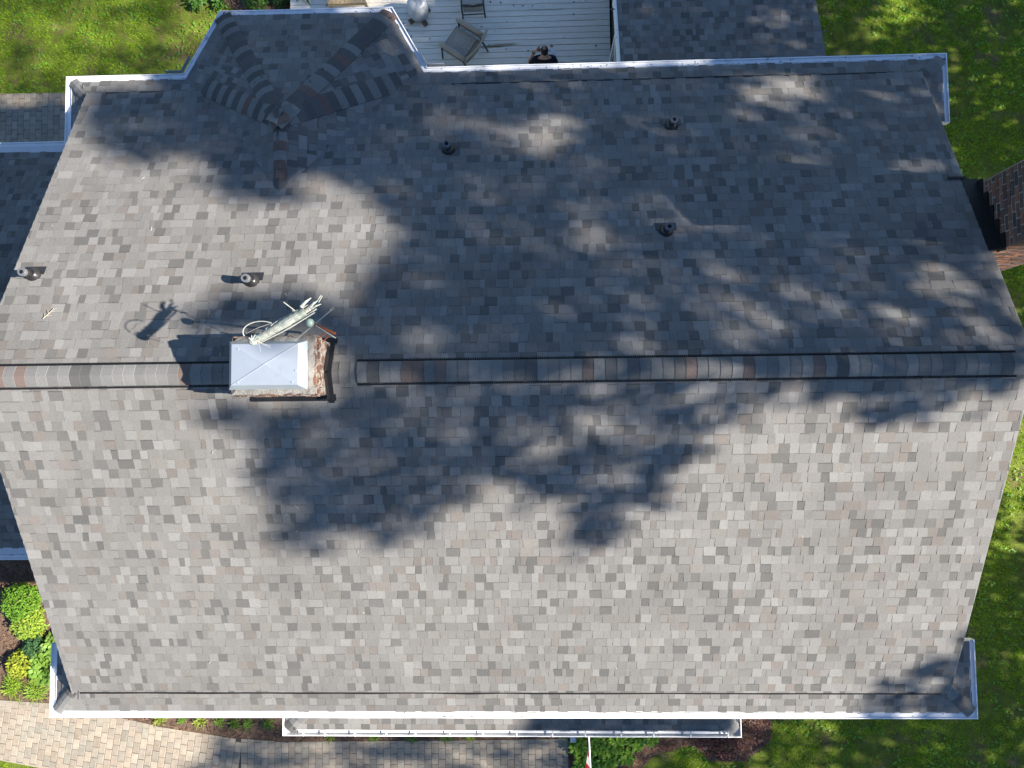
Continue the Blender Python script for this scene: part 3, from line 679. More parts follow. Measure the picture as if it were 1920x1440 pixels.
# tall exterior chimney on the right gable
X0, X1, Y0, Y1 = 6.885, 7.86, 1.63, 2.665
m = MB(); m.box(((X0+X1)/2, (Y0+Y1)/2, (GZ+1.75)/2), ((X1-X0)/2-.001, (Y1-Y0)/2-.001, (1.75-GZ)/2)); 
chr_ = m.build('chimney', 'mortar2', house); tag(chr_, 'tall brick chimney outside the right gable')
BR['n'] = 110
ring_bricks(X0, X1, Y0, Y1, -1.75, 24, chr_, 'brick', True, 'WS', 300)
ring_bricks(X0, X1, Y0, Y1, .038, 23, chr_, 'brick', True, '', 300)
ring_bricks(X0, X1, Y0, Y1, GZ, 78, chr_, 'brick', True, '', 300)
m = MB(); m.box(((X0+X1)/2, (Y0+Y1)/2, 1.79), ((X1-X0)/2+.05, (Y1-Y0)/2+.05, .05)); m.build('chimney_crown', 'mortar', chr_)
m = MB(); nrm = Vector((0, T, 1)).normalized()
ym = (1.58+2.74)/2; m.box(Vector((6.765, ym, -T*ym))+nrm*.012, (.115, (2.74-1.58)/2/cs, .006), (Vector((1,0,0)), dN, nrm))
m.box(Vector((6.60, 2.76, -T*2.76))+nrm*.022, (.13, .018, .004), (Vector((1,0,0)), dN, nrm))
k = 5; 
for i in range(k):
    y0 = 1.60+(2.70-1.60)*i/k; y1 = 1.60+(2.70-1.60)*(i+1)/k; zt_ = -T*y0+.02; zb_ = -T*y1-.05
    m.box((6.870, (y0+y1)/2, (zt_+zb_)/2), (.012, (y1-y0)/2+.006, (zt_-zb_)/2))
m.build('step_flashing', 'flash', chr_)
# ------------------------------------------------------------------ weathervane on the chimney
vane = empty('weathervane', (-1.965, .475, .20)); tag(vane, 'weathered white and verdigris weathervane figure on rusty mast behind the ridge chimney', 'weathervane')
m = MB(); m.tube([(-1.965,.475,.15),(-1.965,.475,.62),(-1.965,.473,1.12)], [.016,.016,.012], 8)
m.tube([(-1.965,.475,.42),(-2.13,.36,.42)], .008, 6); m.tube([(-1.965,.475,.25),(-2.13,.33,.25)], .008, 6); m.build('mast', 'rust', vane)
m = MB(); m.sphere((-1.965,.47,1.13), .048, 16, 10); m.build('ball', 'glassball', vane, smooth=True)
m = MB(); hub = Vector((-1.965,.472,.98)); arms = []
for d in (Vector((-.72,-.60,0)), Vector((.80,-.52,0)), Vector((.72,.60,0)), Vector((-.80,.52,0))):
    d.normalize(); e = hub+d*.25; m.tube([hub, e], .0055, 6); arms.append((e, d))
m.build('direction_arm', 'wire', vane)
glyph = {'S': [(.5,1),(-.5,1),(-.5,0),(.5,0),(.5,-1),(-.5,-1)], 'E': None, 'N': [(-.5,-1),(-.5,1),(.5,-1),(.5,1)], 'W': [(-.6,1),(-.3,-1),(0,.4),(.3,-1),(.6,1)]}
for (e, d), g in zip(arms, 'SENW'):
    m = MB(); s = .032; c = e+d*.02
    P = lambda u, v: c+d*(u*s)+UP*(v*s*1.2)
    if g == 'E':
        m.tube([P(.5,1),P(-.5,1),P(-.5,-1),P(.5,-1)], .005, 5); m.tube([P(-.5,0),P(.3,0)], .005, 5)
    else: m.tube([P(*q) for q in glyph[g]], .005, 5)
    m.build('direction_letter', 'wire', vane)
# elongated sheet-copper figure leaning out over the cap: overlapping scale plates between two side rods
t0, t1 = Vector((-1.90,.625,1.245)), Vector((-2.57,.275,1.165)); dv = (t1-t0); sd = dv.cross(UP).normalized(); ax_ = dv.normalized()
m = MB(); wids = [.030,.046,.054,.058,.060,.058,.052,.050,.047,.042,.034]
for i, w_ in enumerate(wids):
    c = t0+dv*((i+.3)/len(wids))+UP*(.012*math.sin(i*.8)); vs = []
    nrm = ax_.cross(sd).normalized(); nrm = nrm if nrm.z > 0 else -nrm
    for k in range(7):
        a = -math.pi/2+math.pi*k/6; vs.append(c+sd*(w_*math.sin(a))+nrm*(w_*.75*math.cos(a)+.012))
    for k in range(7):
        a = -math.pi/2+math.pi*k/6; vs.append(c+ax_*.085+sd*(w_*.88*math.sin(a))+nrm*(w_*.62*math.cos(a)))
    m.add(vs, [(k, k+1, 8+k, 7+k) for k in range(6)]+[(0, 7, 13, 6)])
fig = m.build('figure', 'verdigris', vane)
m = MB()
for s_ in (-1, 1): m.tube([t0+sd*(s_*.040)-ax_*.03, t0+dv*.5+sd*(s_*.062), t1+sd*(s_*.036)], .008, 6)
m.tube([t0-sd*.07+UP*.02, t0+dv*.45-sd*.085+UP*.03, t1-sd*.05], .006, 6)
m.build('side_rod', 'wire', fig)
m = MB()
for a, b, r in [((-1.92,.63,1.25),(-1.83,.69,1.28),.013),((-1.91,.61,1.24),(-1.80,.655,1.26),.011),((-2.02,.63,1.26),(-1.90,.72,1.29),.015)]:
    m.tube([a, Vector(a).lerp(Vector(b), .5)+UP*.015, b], [r*1.4, r, r*.35], 7)
m.tube([(-1.84,.68,1.28),(-1.79,.745,1.30),(-1.775,.735,1.30),(-1.82,.67,1.28)], .0045, 5)
m.tube([(-2.07,.57,1.26),(-2.20,.675,1.30)], .0055, 5)
m.build('tail_feather', 'verdigris', fig)
m = MB(); hd = t1+dv.normalized()*.02; m.sphere(hd, .050, 14, 9, (1.15,.9,.9)); m.build('head', 'verdigris', fig, smooth=True)
m = MB(); m.sphere(hd+Vector((.035,.035,.022)), .036, 12, 8, (1,1,.7)); m.build('face_plate', 'paleblue', fig, smooth=True)
m = MB()
m.tube([Vector((-2.47,.36,1.22))+Vector((-.21*math.cos(a), .115*math.sin(a), .05*math.sin(a*.5))) for a in np.linspace(-.35, 2.2, 14)], .006, 6)
m.tube([(-2.66,.35,1.19),(-2.52,.40,1.24),(-2.35,.45,1.27)], .0025, 5)
for a in np.linspace(0, 6.0, 5): m.tube([t1+Vector((.05,-.02,.02)), t1+Vector((.09+.08*math.cos(a), -.06+.07*math.sin(a), -.02+.03*math.sin(3*a)))], .0018, 5)
for a in np.linspace(.3, 2.6, 5): m.tube([hd+UP*.03, hd+Vector((.07*math.cos(a)+.04, .07*math.sin(a), .07))], [.010, .003], 5)
m.build('bow', 'wire', fig)

# ------------------------------------------------------------------ deck and what stands on it
DZ = -7.30
deck = empty('deck', (-1.5, 8.0, GZ)); tag(deck, 'worn grey painted wooden deck behind the house', 'deck')
pitch = .1445; y = 5.6
while y < 11.0:
    x = -5.22-random.uniform(0, .01); first = True
    while x < 2.40:
        L = random.choice((1.6, 2.4, 3.0, 3.6, 4.8)); L = L*random.uniform(.6, 1) if first else L; first = False
        e = min(x+L, 2.42)
        if e > 2.1: e = 2.42
        m = MB(); zt_ = DZ+random.gauss(0, .0012); hy = pitch/2-.0055
        vs = [(xx, y+yy, z_) for xx in (x+.0015, e-.0015) for yy, z_ in ((-hy, DZ-.04), (-hy, zt_-.004), (-hy+.005, zt_), (hy-.005, zt_), (hy, zt_-.004), (hy, DZ-.04))]
        m.add(vs, [(i, i+1, 7+i, 6+i) for i in range(5)]+[(5,4,3,2,1,0),(6,7,8,9,10,11)])
        m.build('board', 'deck', deck); x = e
    y += pitch
m = MB()
for yy in np.arange(-1.0, 8.0, 1.0): pass
m.box((-1.4, 8.3, DZ-.14), (3.78, 2.68, .06)); m.build('deck_frame', 'underlay', deck)
leafd = MB()
for _ in range(60):
    x, y_ = random.uniform(-4.9, 2.2), random.uniform(7.0, 9.7); s = random.uniform(.010, .022); a = random.uniform(0, 6.28); ca, sa = math.cos(a)*s, math.sin(a)*s
    leafd.add([(x+ca*1.6, y_+sa*1.6, DZ+.006), (x-sa, y_+ca, DZ+.010), (x-ca*1.6, y_-sa*1.6, DZ+.006), (x+sa, y_-ca, DZ+.009)], [(0,1,2,3)], random.choice([(.06,.045,.035),(.10,.04,.035),(.05,.05,.05),(.12,.10,.05)]))
tag(leafd.build('fallen_leaves', 'chip'), 'scattered dry leaves on the deck boards', kind='stuff')

def local(loc, ang):
    ca, sa = math.cos(ang), math.sin(ang); loc = Vector(loc)
    f = lambda x, y, z: loc+Vector((x*ca-y*sa, x*sa+y*ca, z))
    ax = (Vector((ca, sa, 0)), Vector((-sa, ca, 0)), UP)
    return f, ax
# wicker armchair: local y points forward
ch = empty('wicker_armchair', (-1.06, 8.12, DZ)); tag(ch, 'brown wicker armchair standing askew on the grey deck', 'armchair')
f, ax = local((-1.06, 8.12, DZ), math.atan2(.57, -.82)-math.pi/2)
m = MB(); m.box(f(0,.02,.36), (.30,.33,.05), ax); m.build('seat', 'wicker', ch)
m = MB(); 
nx = ny = 6; g = []
for j in range(ny+1):
    for i in range(nx+1):
        u, v = i/nx*2-1, j/ny*2-1; g.append(f(u*.265, v*.27+.02, .43+.035*(1-u**4)*(1-v**4)))
m.add(g, [(j*(nx+1)+i, j*(nx+1)+i+1, (j+1)*(nx+1)+i+1, (j+1)*(nx+1)+i) for j in range(ny) for i in range(nx)])
m.box(f(0,.02,.425), (.265,.27,.03), ax); m.build('cushion', 'cushion', ch)
for s in (-1, 1):
    m = MB(); pts = [f(s*.345, yy, zz_) for yy, zz_ in ((-.36,.63),(-.2,.645),(.05,.635),(.25,.62),(.345,.59))]
    m.tube(pts, [.05,.055,.056,.055,.045], 10); m.box(f(s*.345,0,.612), (.05,.33,.012), ax); arm = m.build('armrest', 'wicker', ch, smooth=True)
    m = MB()
    for q in np.linspace(-.28, .28, 15): m.tube([f(s*.335, q, .36), f(s*.335, q, .60)], .008, 5)
    m.tube([f(s*.335,-.33,.49), f(s*.335,.31,.49)], .010, 6); m.build('lattice', 'wickerdark', ch)
    for yy, o in ((.30, .05), (-.30, -.16)):
        m = MB(); m.tube([f(s*.34, yy, .60 if yy > 0 else .42), f(s*(.36), yy+o, .012)], [.026,.018], 8); m.tube([f(s*.36, yy+o, 0), f(s*.36, yy+o, .014)], .02, 8); m.build('leg', 'wickerdark', ch)
m = MB(); rows = []; nb = 13
for j in range(6):
    t = j/5
    for i in range(nb):
        u = i/(nb-1)*2-1; rows.append(f(u*(.345+.05*t), -.33-.16*t+.07*u*u-.07, .38+.50*t+.03*(1-u*u)*t))
m.add(rows, [(j*nb+i, j*nb+i+1, (j+1)*nb+i+1, (j+1)*nb+i) for j in range(5) for i in range(nb-1)])
bk = m.build('backrest', 'wicker', ch); sm = bk.modifiers.new('t', 'SOLIDIFY'); sm.thickness = .035
m = MB(); m.tube([rows[5*nb+i]+UP*.01 for i in range(nb)], .020, 8); m.build('back_rim', 'wicker', ch, smooth=True)
# sling chair at the top edge
lc = empty('sling_chair', (-.80, 9.05, DZ)); tag(lc, 'grey sling chair at the top edge of the deck', 'chair')
f, ax = local((-.80, 9.10, DZ), .03)
m = MB(); m.box(f(0,.25,.44), (.235,.30,.012), ax); m.build('seat', 'sling', lc)
m = MB(); m.box(f(0,.57,.80), (.235,.012,.38), (ax[0], (ax[1]*.94+UP*.34), UP*.94-ax[1]*.34)); m.build('backrest', 'sling', lc)
m = MB(); m.tube([f(-.255,-.07,.44), f(-.255,.56,.42)], .022, 8); m.tube([f(.255,-.07,.44), f(.255,.56,.42)], .022, 8); m.tube([f(-.255,-.07,.44), f(0,-.09,.425), f(.255,-.07,.44)], .024, 8); m.tube([f(-.25,-.10,.12), f(.25,-.10,.12)], .014, 8); m.build('frame', 'wickerdark', lc)
m = MB(); m.box(f(0,-.085,.30), (.225,.008,.09), ax); m.build('apron', 'sling', lc)
for sx, yy in ((-.255,-.10),(.255,-.10),(-.255,.54),(.255,.54)):
    m = MB(); m.tube([f(sx,yy,.44), f(sx*1.04,yy-.02,0)], [.022,.018], 8); m.build('leg', 'wickerdark', lc)
# tan lounger further left
tl = empty('wooden_lounger', (-3.76, 9.6, DZ)); tag(tl, 'tan wooden slatted lounger mostly beyond the bay gutter', 'lounger')
f, ax = local((-3.76, 9.62, DZ), 0)
for i in range(9):
    m = MB(); m.box(f(-.40+.10*i,0,.36), (.044,.42,.012), ax); m.build('slat', 'tan', tl)
m = MB(); m.box(f(0,-.40,.32), (.46,.02,.035), ax); m.box(f(0,.40,.32), (.46,.02,.035), ax); m.build('frame', 'tan', tl)
for sx in (-1, 1):
    for sy in (-1, 1):
        m = MB(); m.box(f(sx*.42,sy*.37,.15), (.03,.03,.15), ax); m.build('leg', 'tan', tl)
# covered pot
cv = empty('covered_pot', (-2.10, 9.06, DZ)); tag(cv, 'round pot under a crinkled white plastic cover on wooden feet', 'cover')
f, ax = local((-2.10, 9.10, DZ), .6)
m = MB(); prof = []; nseg = 28; vs = []; hs = [0.06,.10,.18,.28,.38,.46,.52,.545,.55]; rs = [.205,.235,.245,.24,.232,.222,.19,.11,.01]
for h, r in zip(hs, rs):
    for k in range(nseg):
        t = 2*math.pi*k/nseg; rr = r*(1+.035*math.sin(5*t+h*9)+.02*math.sin(11*t-h*14)); vs.append(f(rr*math.cos(t), rr*math.sin(t), h+.012*math.sin(4*t+r*20)))
m.add(vs, [(i*nseg+k, i*nseg+(k+1) % nseg, (i+1)*nseg+(k+1) % nseg, (i+1)*nseg+k) for i in range(len(hs)-1) for k in range(nseg)]); m.build('plastic_cover', 'tarp', cv, smooth=True)
for a in (0, math.pi/2):
    m = MB(); g, ax2 = local((-2.10, 9.06, DZ), .6+a); m.box(g(0,0,.035), (.29,.05,.032 if a else .030), ax2); m.build('foot', 'oldwood', cv)

# ------------------------------------------------------------------ person on the deck, on the phone, back to the house
def skinned(name, joints, edges, parent, material, sub=2, root=0):
    me = bpy.data.meshes.new(name); me.from_pydata([j[0] for j in joints], edges, [])
    o = bpy.data.objects.new(name, me); COL.objects.link(o)
    o.modifiers.new('skin', 'SKIN'); me.skin_vertices[0].data[root].use_root = True
    for i, j in enumerate(joints):
        r = j[1]; me.skin_vertices[0].data[i].radius = r if hasattr(r, '__len__') else (r, r)
        me.skin_vertices[0].data[i].use_root = (i == root)
    s = o.modifiers.new('sub', 'SUBSURF'); s.levels = sub; s.render_levels = sub
    me.materials.append(M[material])
    dg = bpy.context.evaluated_depsgraph_get(); ev = o.evaluated_get(dg); nm = bpy.data.meshes.new_from_object(ev)
    o.modifiers.clear(); o.data = nm
    nm.polygons.foreach_set('use_smooth', [True]*len(nm.polygons))
    if not nm.materials: nm.materials.append(M[material])
    if parent is not None: o.parent = parent; o.matrix_parent_inverse = Matrix.Translation(-Vector(parent.location))
    return o
PX, PY = .83, 7.17
q = lambda x, y, z: (PX+x, PY+y, DZ+z)
person = empty('person', (PX, PY, DZ)); tag(person, 'person in black shirt with one hand raised to the ear, standing on the deck', 'person')
J = [(q(0,0,.95),(.15,.11)),(q(0,-.01,1.15),(.145,.10)),(q(0,0,1.38),(.16,.105)),(q(0,.02,1.50),.065),(q(0,.05,1.56),.058),
     (q(-.185,0,1.42),.062),(q(-.36,-.02,1.22),.046),(q(-.235,.10,1.50),.034),(q(-.20,.12,1.56),.028),
     (q(.185,0,1.42),.062),(q(.27,-.02,1.14),.046),(q(.22,.22,1.10),.034),(q(.20,.30,1.12),.028),
     (q(-.095,0,.90),.085),(q(-.105,.02,.50),.058),(q(-.11,0,.09),.040),(q(-.12,.10,.035),.036),
     (q(.095,0,.90),.085),(q(.105,.02,.50),.058),(q(.11,0,.09),.040),(q(.12,.10,.035),.036)]
Ed = [(0,1),(1,2),(2,3),(3,4),(2,5),(5,6),(6,7),(7,8),(2,9),(9,10),(10,11),(11,12),(0,13),(13,14),(14,15),(15,16),(0,17),(17,18),(18,19),(19,20)]
body = skinned('body', J, Ed, person, 'skin')
# head, tilted a little, with face and ears
m = MB(); hc = Vector(q(0,.06,1.66)); m.sphere(hc, .098, 22, 16, (.80,1.0,1.18))
m.sphere(hc+Vector((0,.095,-.02)), .018, 8, 6, (.8,1.2,1.3))
for s in (-1, 1): m.sphere(hc+Vector((s*.078,-.005,-.01)), .022, 8, 6, (.4,.8,1.3))
m.sphere(hc+Vector((0,.06,-.085)), .035, 8, 6); 
hd_ = m.build('head', 'skin', person, smooth=True)
m = MB()
for s in (-1, 1): m.sphere(hc+Vector((s*.030,.088,.012)), .009, 8, 6)
m.build('eye', 'hair', hd_)
m = MB(); m.box(hc+Vector((0,.092,-.052)), (.022,.006,.004)); m.build('mouth', 'scalp', hd_)
m = MB(); N_ = 22; vs = []; idx = {}
for i in range(0, 13):
    a = math.pi/2-i*(math.pi*.60/12)
    for k in range(N_):
        t = 2*math.pi*k/N_; r = .101+.002*math.sin(7*t)
        vs.append(hc+Vector((.80*r*math.cos(a)*math.cos(t), r*math.cos(a)*math.sin(t)-.004, 1.18*r*math.sin(a)+.002)))
bald, hairf = [], []
for i in range(12):
    for k in range(N_):
        fc = (i*N_+k, i*N_+(k+1) % N_, (i+1)*N_+(k+1) % N_, (i+1)*N_+k); t = 2*math.pi*(k+.5)/N_
        if i < 3 or (math.sin(t) > .75 and i < 8): bald.append(fc)
        elif math.sin(t) > .55 and i > 7: continue
        elif i < 12: hairf.append(fc)
m.add(vs, hairf); m.build('hair', 'hair', person, smooth=True)
m = MB(); m.add(vs, bald); m.build('bald_patch', 'scalp', person, smooth=True)
skinned('shirt', [(q(0,0,.90),(.165,.125)),(q(0,-.01,1.15),(.16,.115)),(q(0,-.005,1.39),(.175,.12)),(q(0,.005,1.475),.085),(q(-.20,0,1.42),.080),(q(-.315,-.015,1.27),.066),(q(.20,0,1.42),.080),(q(.255,-.015,1.23),.066)],
        [(0,1),(1,2),(2,3),(2,4),(4,5),(2,6),(6,7)], person, 'shirt')
skinned('trousers', [(q(0,0,.95),(.16,.12)),(q(-.095,0,.88),.098),(q(-.105,.02,.50),.075),(q(-.11,0,.10),.062),(q(.095,0,.88),.098),(q(.105,.02,.50),.075),(q(.11,0,.10),.062)], [(0,1),(1,2),(2,3),(0,4),(4,5),(5,6)], person, 'jeans')
for s in (-1, 1):
    m = MB(); m.sphere(q(s*.12,.06,.045), .05, 10, 6, (.85,2.3,.9)); m.build('shoe', 'hair', person, smooth=True)
def hand(base, fwd, side, nrm, parent, curl=.5):
    base, fwd, side, nrm = Vector(base), Vector(fwd).normalized(), Vector(side).normalized(), Vector(nrm).normalized()
    m = MB(); m.tube([base, base+fwd*.04, base+fwd*.085], [.026,.036,.034], 8)
    for i, L in enumerate((.065,.078,.072,.055)):
        b = base+fwd*.08+side*(.027-.018*i); m.tube([b, b+fwd*L*.45+nrm*.004, b+fwd*L*(.45+.35)+nrm*L*curl*.4, b+fwd*L*.95+nrm*L*curl], [.009,.0088,.008,.006], 6)
    b = base+fwd*.03+side*.032; m.tube([b, b+side*.025+fwd*.025, b+side*.030+fwd*.055+nrm*.01], [.011,.010,.007], 6)
    return m.build('hand', 'skin', parent, smooth=True)
hand(q(-.20,.115,1.555), (.75,-.25,.65), (.2,.95,.1), (.9,0,-.3), person)
hand(q(.20,.30,1.12), (-.2,.95,.1), (-.95,-.2,0), (0,0,1), person, .8)
m = MB(); m.tube([q(-.232,.102,1.505), q(-.222,.107,1.522)], .040, 14); m.build('watch', 'hair', person)
m = MB(); m.box(q(-.115,.10,1.635), (.010,.036,.072)); m.build('phone', 'hair', person)
m = MB(); m.box(q(.19,.20,1.32), (.045,.10,.003), (Vector((1,.2,0)).normalized(), Vector((-.2,1,.3)).normalized(), Vector((0,-.3,1)).normalized())); m.build('paper', 'paper', person)

# ------------------------------------------------------------------ flag on the porch
fl = empty('flagpole', (1.47,-6.15,-5.0)); tag(fl, 'white pole with red and white striped flag hanging from the porch', 'flag')
p0, p1 = Vector((1.46,-6.12,-4.95)), Vector((1.49,-8.25,-4.15)); m = MB(); m.tube([p0, p1], .015, 8); m.sphere(p1, .03, 10, 8); m.build('pole', 'white', fl)
m = MB(); ns, nd = 13, 10; d = (p1-p0); g = []
L0, L1 = .40, .98
for j in range(nd+1):
    for i in range(2*ns+1):
        t = L0+(L1-L0)*i/(2*ns); b = p0+d*t; dr = j/nd*.42
        g.append(b+Vector((.05*math.sin(i*.55+dr*3)*(.2+dr)-.10*dr, .04*math.sin(dr*5+i*.3)+.16*dr*(.65-t)*1.2, -dr)))
W2 = 2*ns+1; fs, cs_ = [], []
for j in range(nd):
    for i in range(2*ns):
        st = i//2; canton = st >= 6 and j < 4
        m.add([], [], None); m.f.append((j*W2+i, j*W2+i+1, (j+1)*W2+i+1, (j+1)*W2+i)); m.c.append((.015,.025,.11) if canton else ((.42,.02,.03) if st % 2 == 0 else (.72,.72,.72)))
m.v = [tuple(v) for v in g]; m.build('flag_cloth', 'flag', fl)
m = MB(); m.box(p0+Vector((0,.03,-.02)), (.03,.02,.05)); m.build('bracket', 'white', fl)

# ------------------------------------------------------------------ planting
def leaf_strip(m, base, d, L, wd, droop, col, seg=3):
    base = Vector(base); d = Vector(d).normalized(); h = Vector((d.x, d.y, 0)); h = h.normalized() if h.length > 1e-4 else Vector((1,0,0)); sd = Vector((-h.y, h.x, 0)); vs = []
    for i in range(seg+1):
        t = i/seg; p = base+d*(L*t)-UP*(droop*L*t*t); ww = wd*(math.sin(math.pi*min(.98, .12+.88*t))**.7)
        vs += [p+sd*ww, p-sd*ww]
    m.add(vs, [(2*i, 2*i+1, 2*i+3, 2*i+2) for i in range(seg)], col)
def jitter(c, a=.25):
    k = random.uniform(1-a, 1+a)*1.18; return (c[0]*k*random.uniform(.85,1.15), c[1]*k, c[2]*k)
def hosta(x, y, r, label, col=(.11,.22,.03), n=70, group=None):
    n = int(n*2.2); m = MB(); z = GZ+.01
    for i in range(n):
        a = random.uniform(0, 6.283); e = random.uniform(.15, 1.25); rr = r*random.uniform(0, .55)
        leaf_strip(m, (x+rr*math.cos(a), y+rr*math.sin(a), z+random.uniform(.04,.16)), (math.cos(a)*math.cos(e), math.sin(a)*math.cos(e), math.sin(e)), r*random.uniform(.35,.55), r*random.uniform(.07,.11), random.uniform(.3,.8), jitter(col), 4)
    o = m.build('hosta', 'plant', origin=(x, y, GZ)); tag(o, label, 'plant', group); return o
def tuft(x, y, r, label, col=(.15,.24,.03), n=110, name='grass_clump', group=None):
    m = MB()
    for i in range(n):
        a = random.uniform(0, 6.283); e = random.uniform(.35, 1.4)
        leaf_strip(m, (x+random.gauss(0,r*.18), y+random.gauss(0,r*.18), GZ+.005), (math.cos(a)*math.cos(e), math.sin(a)*math.cos(e), math.sin(e)), r*random.uniform(.9,1.35), .007, random.uniform(.4,1.0), jitter(col), 4)
    o = m.build(name, 'plant', origin=(x, y, GZ)); tag(o, label, 'plant', group); return o
def shrub(x, y, r, h, label, col, n=900, name='shrub', ls=.035):
    m = MB()
    for i in range(n):
        v = Vector((random.gauss(0,1), random.gauss(0,1), abs(random.gauss(0,1)))).normalized(); s = random.uniform(.45,1)**.5*(1+.2*mnoise.noise(v*3+Vector((x,y,0))))
        p = Vector((x+v.x*r*s, y+v.y*r*s, GZ+.03+v.z*h*s)); a = random.uniform(0,6.28)
        leaf_strip(m, p, (math.cos(a), math.sin(a), random.uniform(-.3,.7)), ls*random.uniform(1.4,2.4), ls*random.uniform(.35,.6), .4, jitter(col, .35), 2)
    o = m.build(name, 'plant', origin=(x, y, GZ)); tag(o, label, 'shrub'); 
    s = MB()
    for i in range(6):
        a = i*1.05; s.tube([(x,y,GZ), (x+.5*r*math.cos(a), y+.5*r*math.sin(a), GZ+.7*h)], [.012,.004], 5)
    so_ = s.build('stem', 'bark'); so_.parent = o; so_.matrix_parent_inverse = Matrix.Translation(-Vector(o.location)); return o
Y_ = (.26,.30,.03)
shrub(-11.55,-4.75,.46,.42,'dark green mound shrub nearest the left wing gutter', (.11,.22,.02), 1500)
shrub(-11.40,-5.22,.42,.30,'bright green spreading shrub in the left bed', (.22,.31,.04), 1200)
shrub(-11.22,-5.80,.30,.25,'bluish dark low shrub in the mulch of the left bed', (.05,.11,.04), 700)
hosta(-11.00,-6.25,.50,'green hosta tucked against the left gutter return', (.16,.27,.04), 110)
hosta(-10.75,-5.75,.40,'leafy hosta beside the left gable corner', (.14,.24,.04), 80)
shrub(-11.55,-6.15,.34,.30,'yellow-green low shrub in the left bed', Y_, 900)
tuft(-11.78,-6.70,.36,'bright grassy clump at the left end of the bed by the walk', (.20,.30,.03), 190)
tuft(-11.22,-6.80,.36,'bright grassy clump closest to the left gutter corner', (.20,.30,.04), 190)
row = [(-8.25,-7.41,.26,'leftmost grassy tuft under the front gutter'),(-7.75,-7.47,.13,'tiny tuft in the mulch right of the leftmost one'),(-7.32,-7.47,.24,'second large grassy tuft under the front gutter'),(-6.88,-7.50,.16,'small green tuft in the mulch strip'),(-6.51,-7.53,.20,'dark green tuft in the middle of the mulch strip'),(-6.20,-7.55,.17,'tuft next to the mid strip one'),(-5.74,-7.55,.17,'last tuft before the porch roof corner'),
       (-4.28,-7.80,.20,'sunlit tuft below the left part of the porch gutter'),(-3.26,-7.80,.20,'dark tuft beside the missing paver'),(-2.38,-7.80,.21,'third tuft along the porch gutter'),(-1.59,-7.80,.22,'fourth tuft along the porch gutter'),(-1.05,-7.82,.16,'yellowish tuft at the right end of the porch row')]
for i, (x, y_, r, lab) in enumerate(row): tuft(x, y_, r, lab, (.13,.22,.03) if i not in (0, 2, 7, 11) else (.22,.28,.04), 90, group='tufts along the front walk')
hl = [(1.42,-7.98,.30,'hosta left of the flag beside the walk end'),(1.86,-7.95,.34,'hosta behind the flagpole'),(2.28,-7.90,.32,'hosta in the middle of the clump right of the flag'),(2.72,-7.86,.30,'hosta second from the right end'),(3.05,-7.80,.24,'rightmost hosta under the porch gutter'),(1.55,-8.40,.34,'hosta at the bottom edge left of the flag'),(2.05,-8.35,.34,'hosta at the bottom edge right of the flag'),(2.50,-8.20,.26,'small hosta below the clump')]
for x, y_, r, lab in hl: hosta(x, y_, r, lab, (.17,.31,.03), 75, 'hostas beside the flag')
tuft(1.10,-7.80,.15,'pale variegated tuft at the end of the paver walk', (.34,.40,.22), 70)
m = MB(); m.box((1.30,-7.75,GZ+.10), (.055,.09,.10)); m.box((1.30,-7.75,GZ+.21), (.065,.10,.015)); tag(m.build('utility_box', mat('grey_box', (.25,.32,.42), .5)), 'small blue-grey box beside the hostas', 'box')
for i, (x, y_, r, lab) in enumerate([(4.35,-7.55,.50,'dark red low shrub below the porch gutter'),(5.15,-7.60,.48,'dark red shrub at the porch gutter corner'),(4.75,-7.95,.36,'thin maroon shrub in the mulch')]): shrub(x, y_, r, .32, lab, (.085,.035,.028), 600, 'red_shrub', .028)
hosta(-7.60,9.72,.30,'leafy plant at the top left of the bay gutter', (.08,.17,.03), 50)
hosta(-7.05,9.70,.26,'green plant in the bed above the bay roof', (.09,.20,.03), 45)
shrub(-6.15,9.70,.30,.30,'dark green shrub in the bed above the bay roof', (.06,.13,.02), 500)
shrub(-5.55,9.75,.22,.25,'small dark shrub beside the deck corner', (.05,.10,.02), 350)
m = MB(); 
for a in (.2, 2.2, 3.6, 5.2): leaf_strip(m, (-4.86,9.62,DZ+.05), (math.cos(a), math.sin(a), .5), .28, .03, .6, (.07,.16,.03), 4)
m.lathe((-4.86,9.64,DZ), [(.06,0),(.08,.10)], 12, None, (.2,.1,.06)); tag(m.build('potted_plant', 'plant', origin=(-4.86,9.64,DZ)), 'small potted plant at the left end of the deck', 'plant')
# mulch chips
chips = MB()
for P, n in ((FRONT_BED, 9000), (RIGHT_BED, 5000), (BACK_BED, 900)):
    xs = [p[0] for p in P]; ys = [p[1] for p in P]
    for _ in range(n):
        x, y_ = random.uniform(min(xs), max(xs)), random.uniform(min(ys), max(ys))
        if not inpoly(x, y_, P): continue
        if P is FRONT_BED and y_ > -6.9 and x > -10: continue
        a = random.uniform(0, 3.14); l, w_ = random.uniform(.02, .06), random.uniform(.005, .014); ca, sa = math.cos(a), math.sin(a); z = GZ+.008+random.uniform(0,.02); t = random.uniform(-.02,.02)
        k_ = random.uniform(.5, 1.6); red = .75 if P is RIGHT_BED else 1
        chips.add([(x+l*ca-w_*sa, y_+l*sa+w_*ca, z+t), (x-l*ca-w_*sa, y_-l*sa+w_*ca, z-t), (x-l*ca+w_*sa, y_-l*sa-w_*ca, z-t), (x+l*ca+w_*sa, y_+l*sa-w_*ca, z+t)], [(0,1,2,3)], (.13*k_, .078*k_*red, .050*k_*red))
tag(chips.build('mulch_chips', 'chip'), 'loose brown bark mulch chips in the beds', kind='stuff')
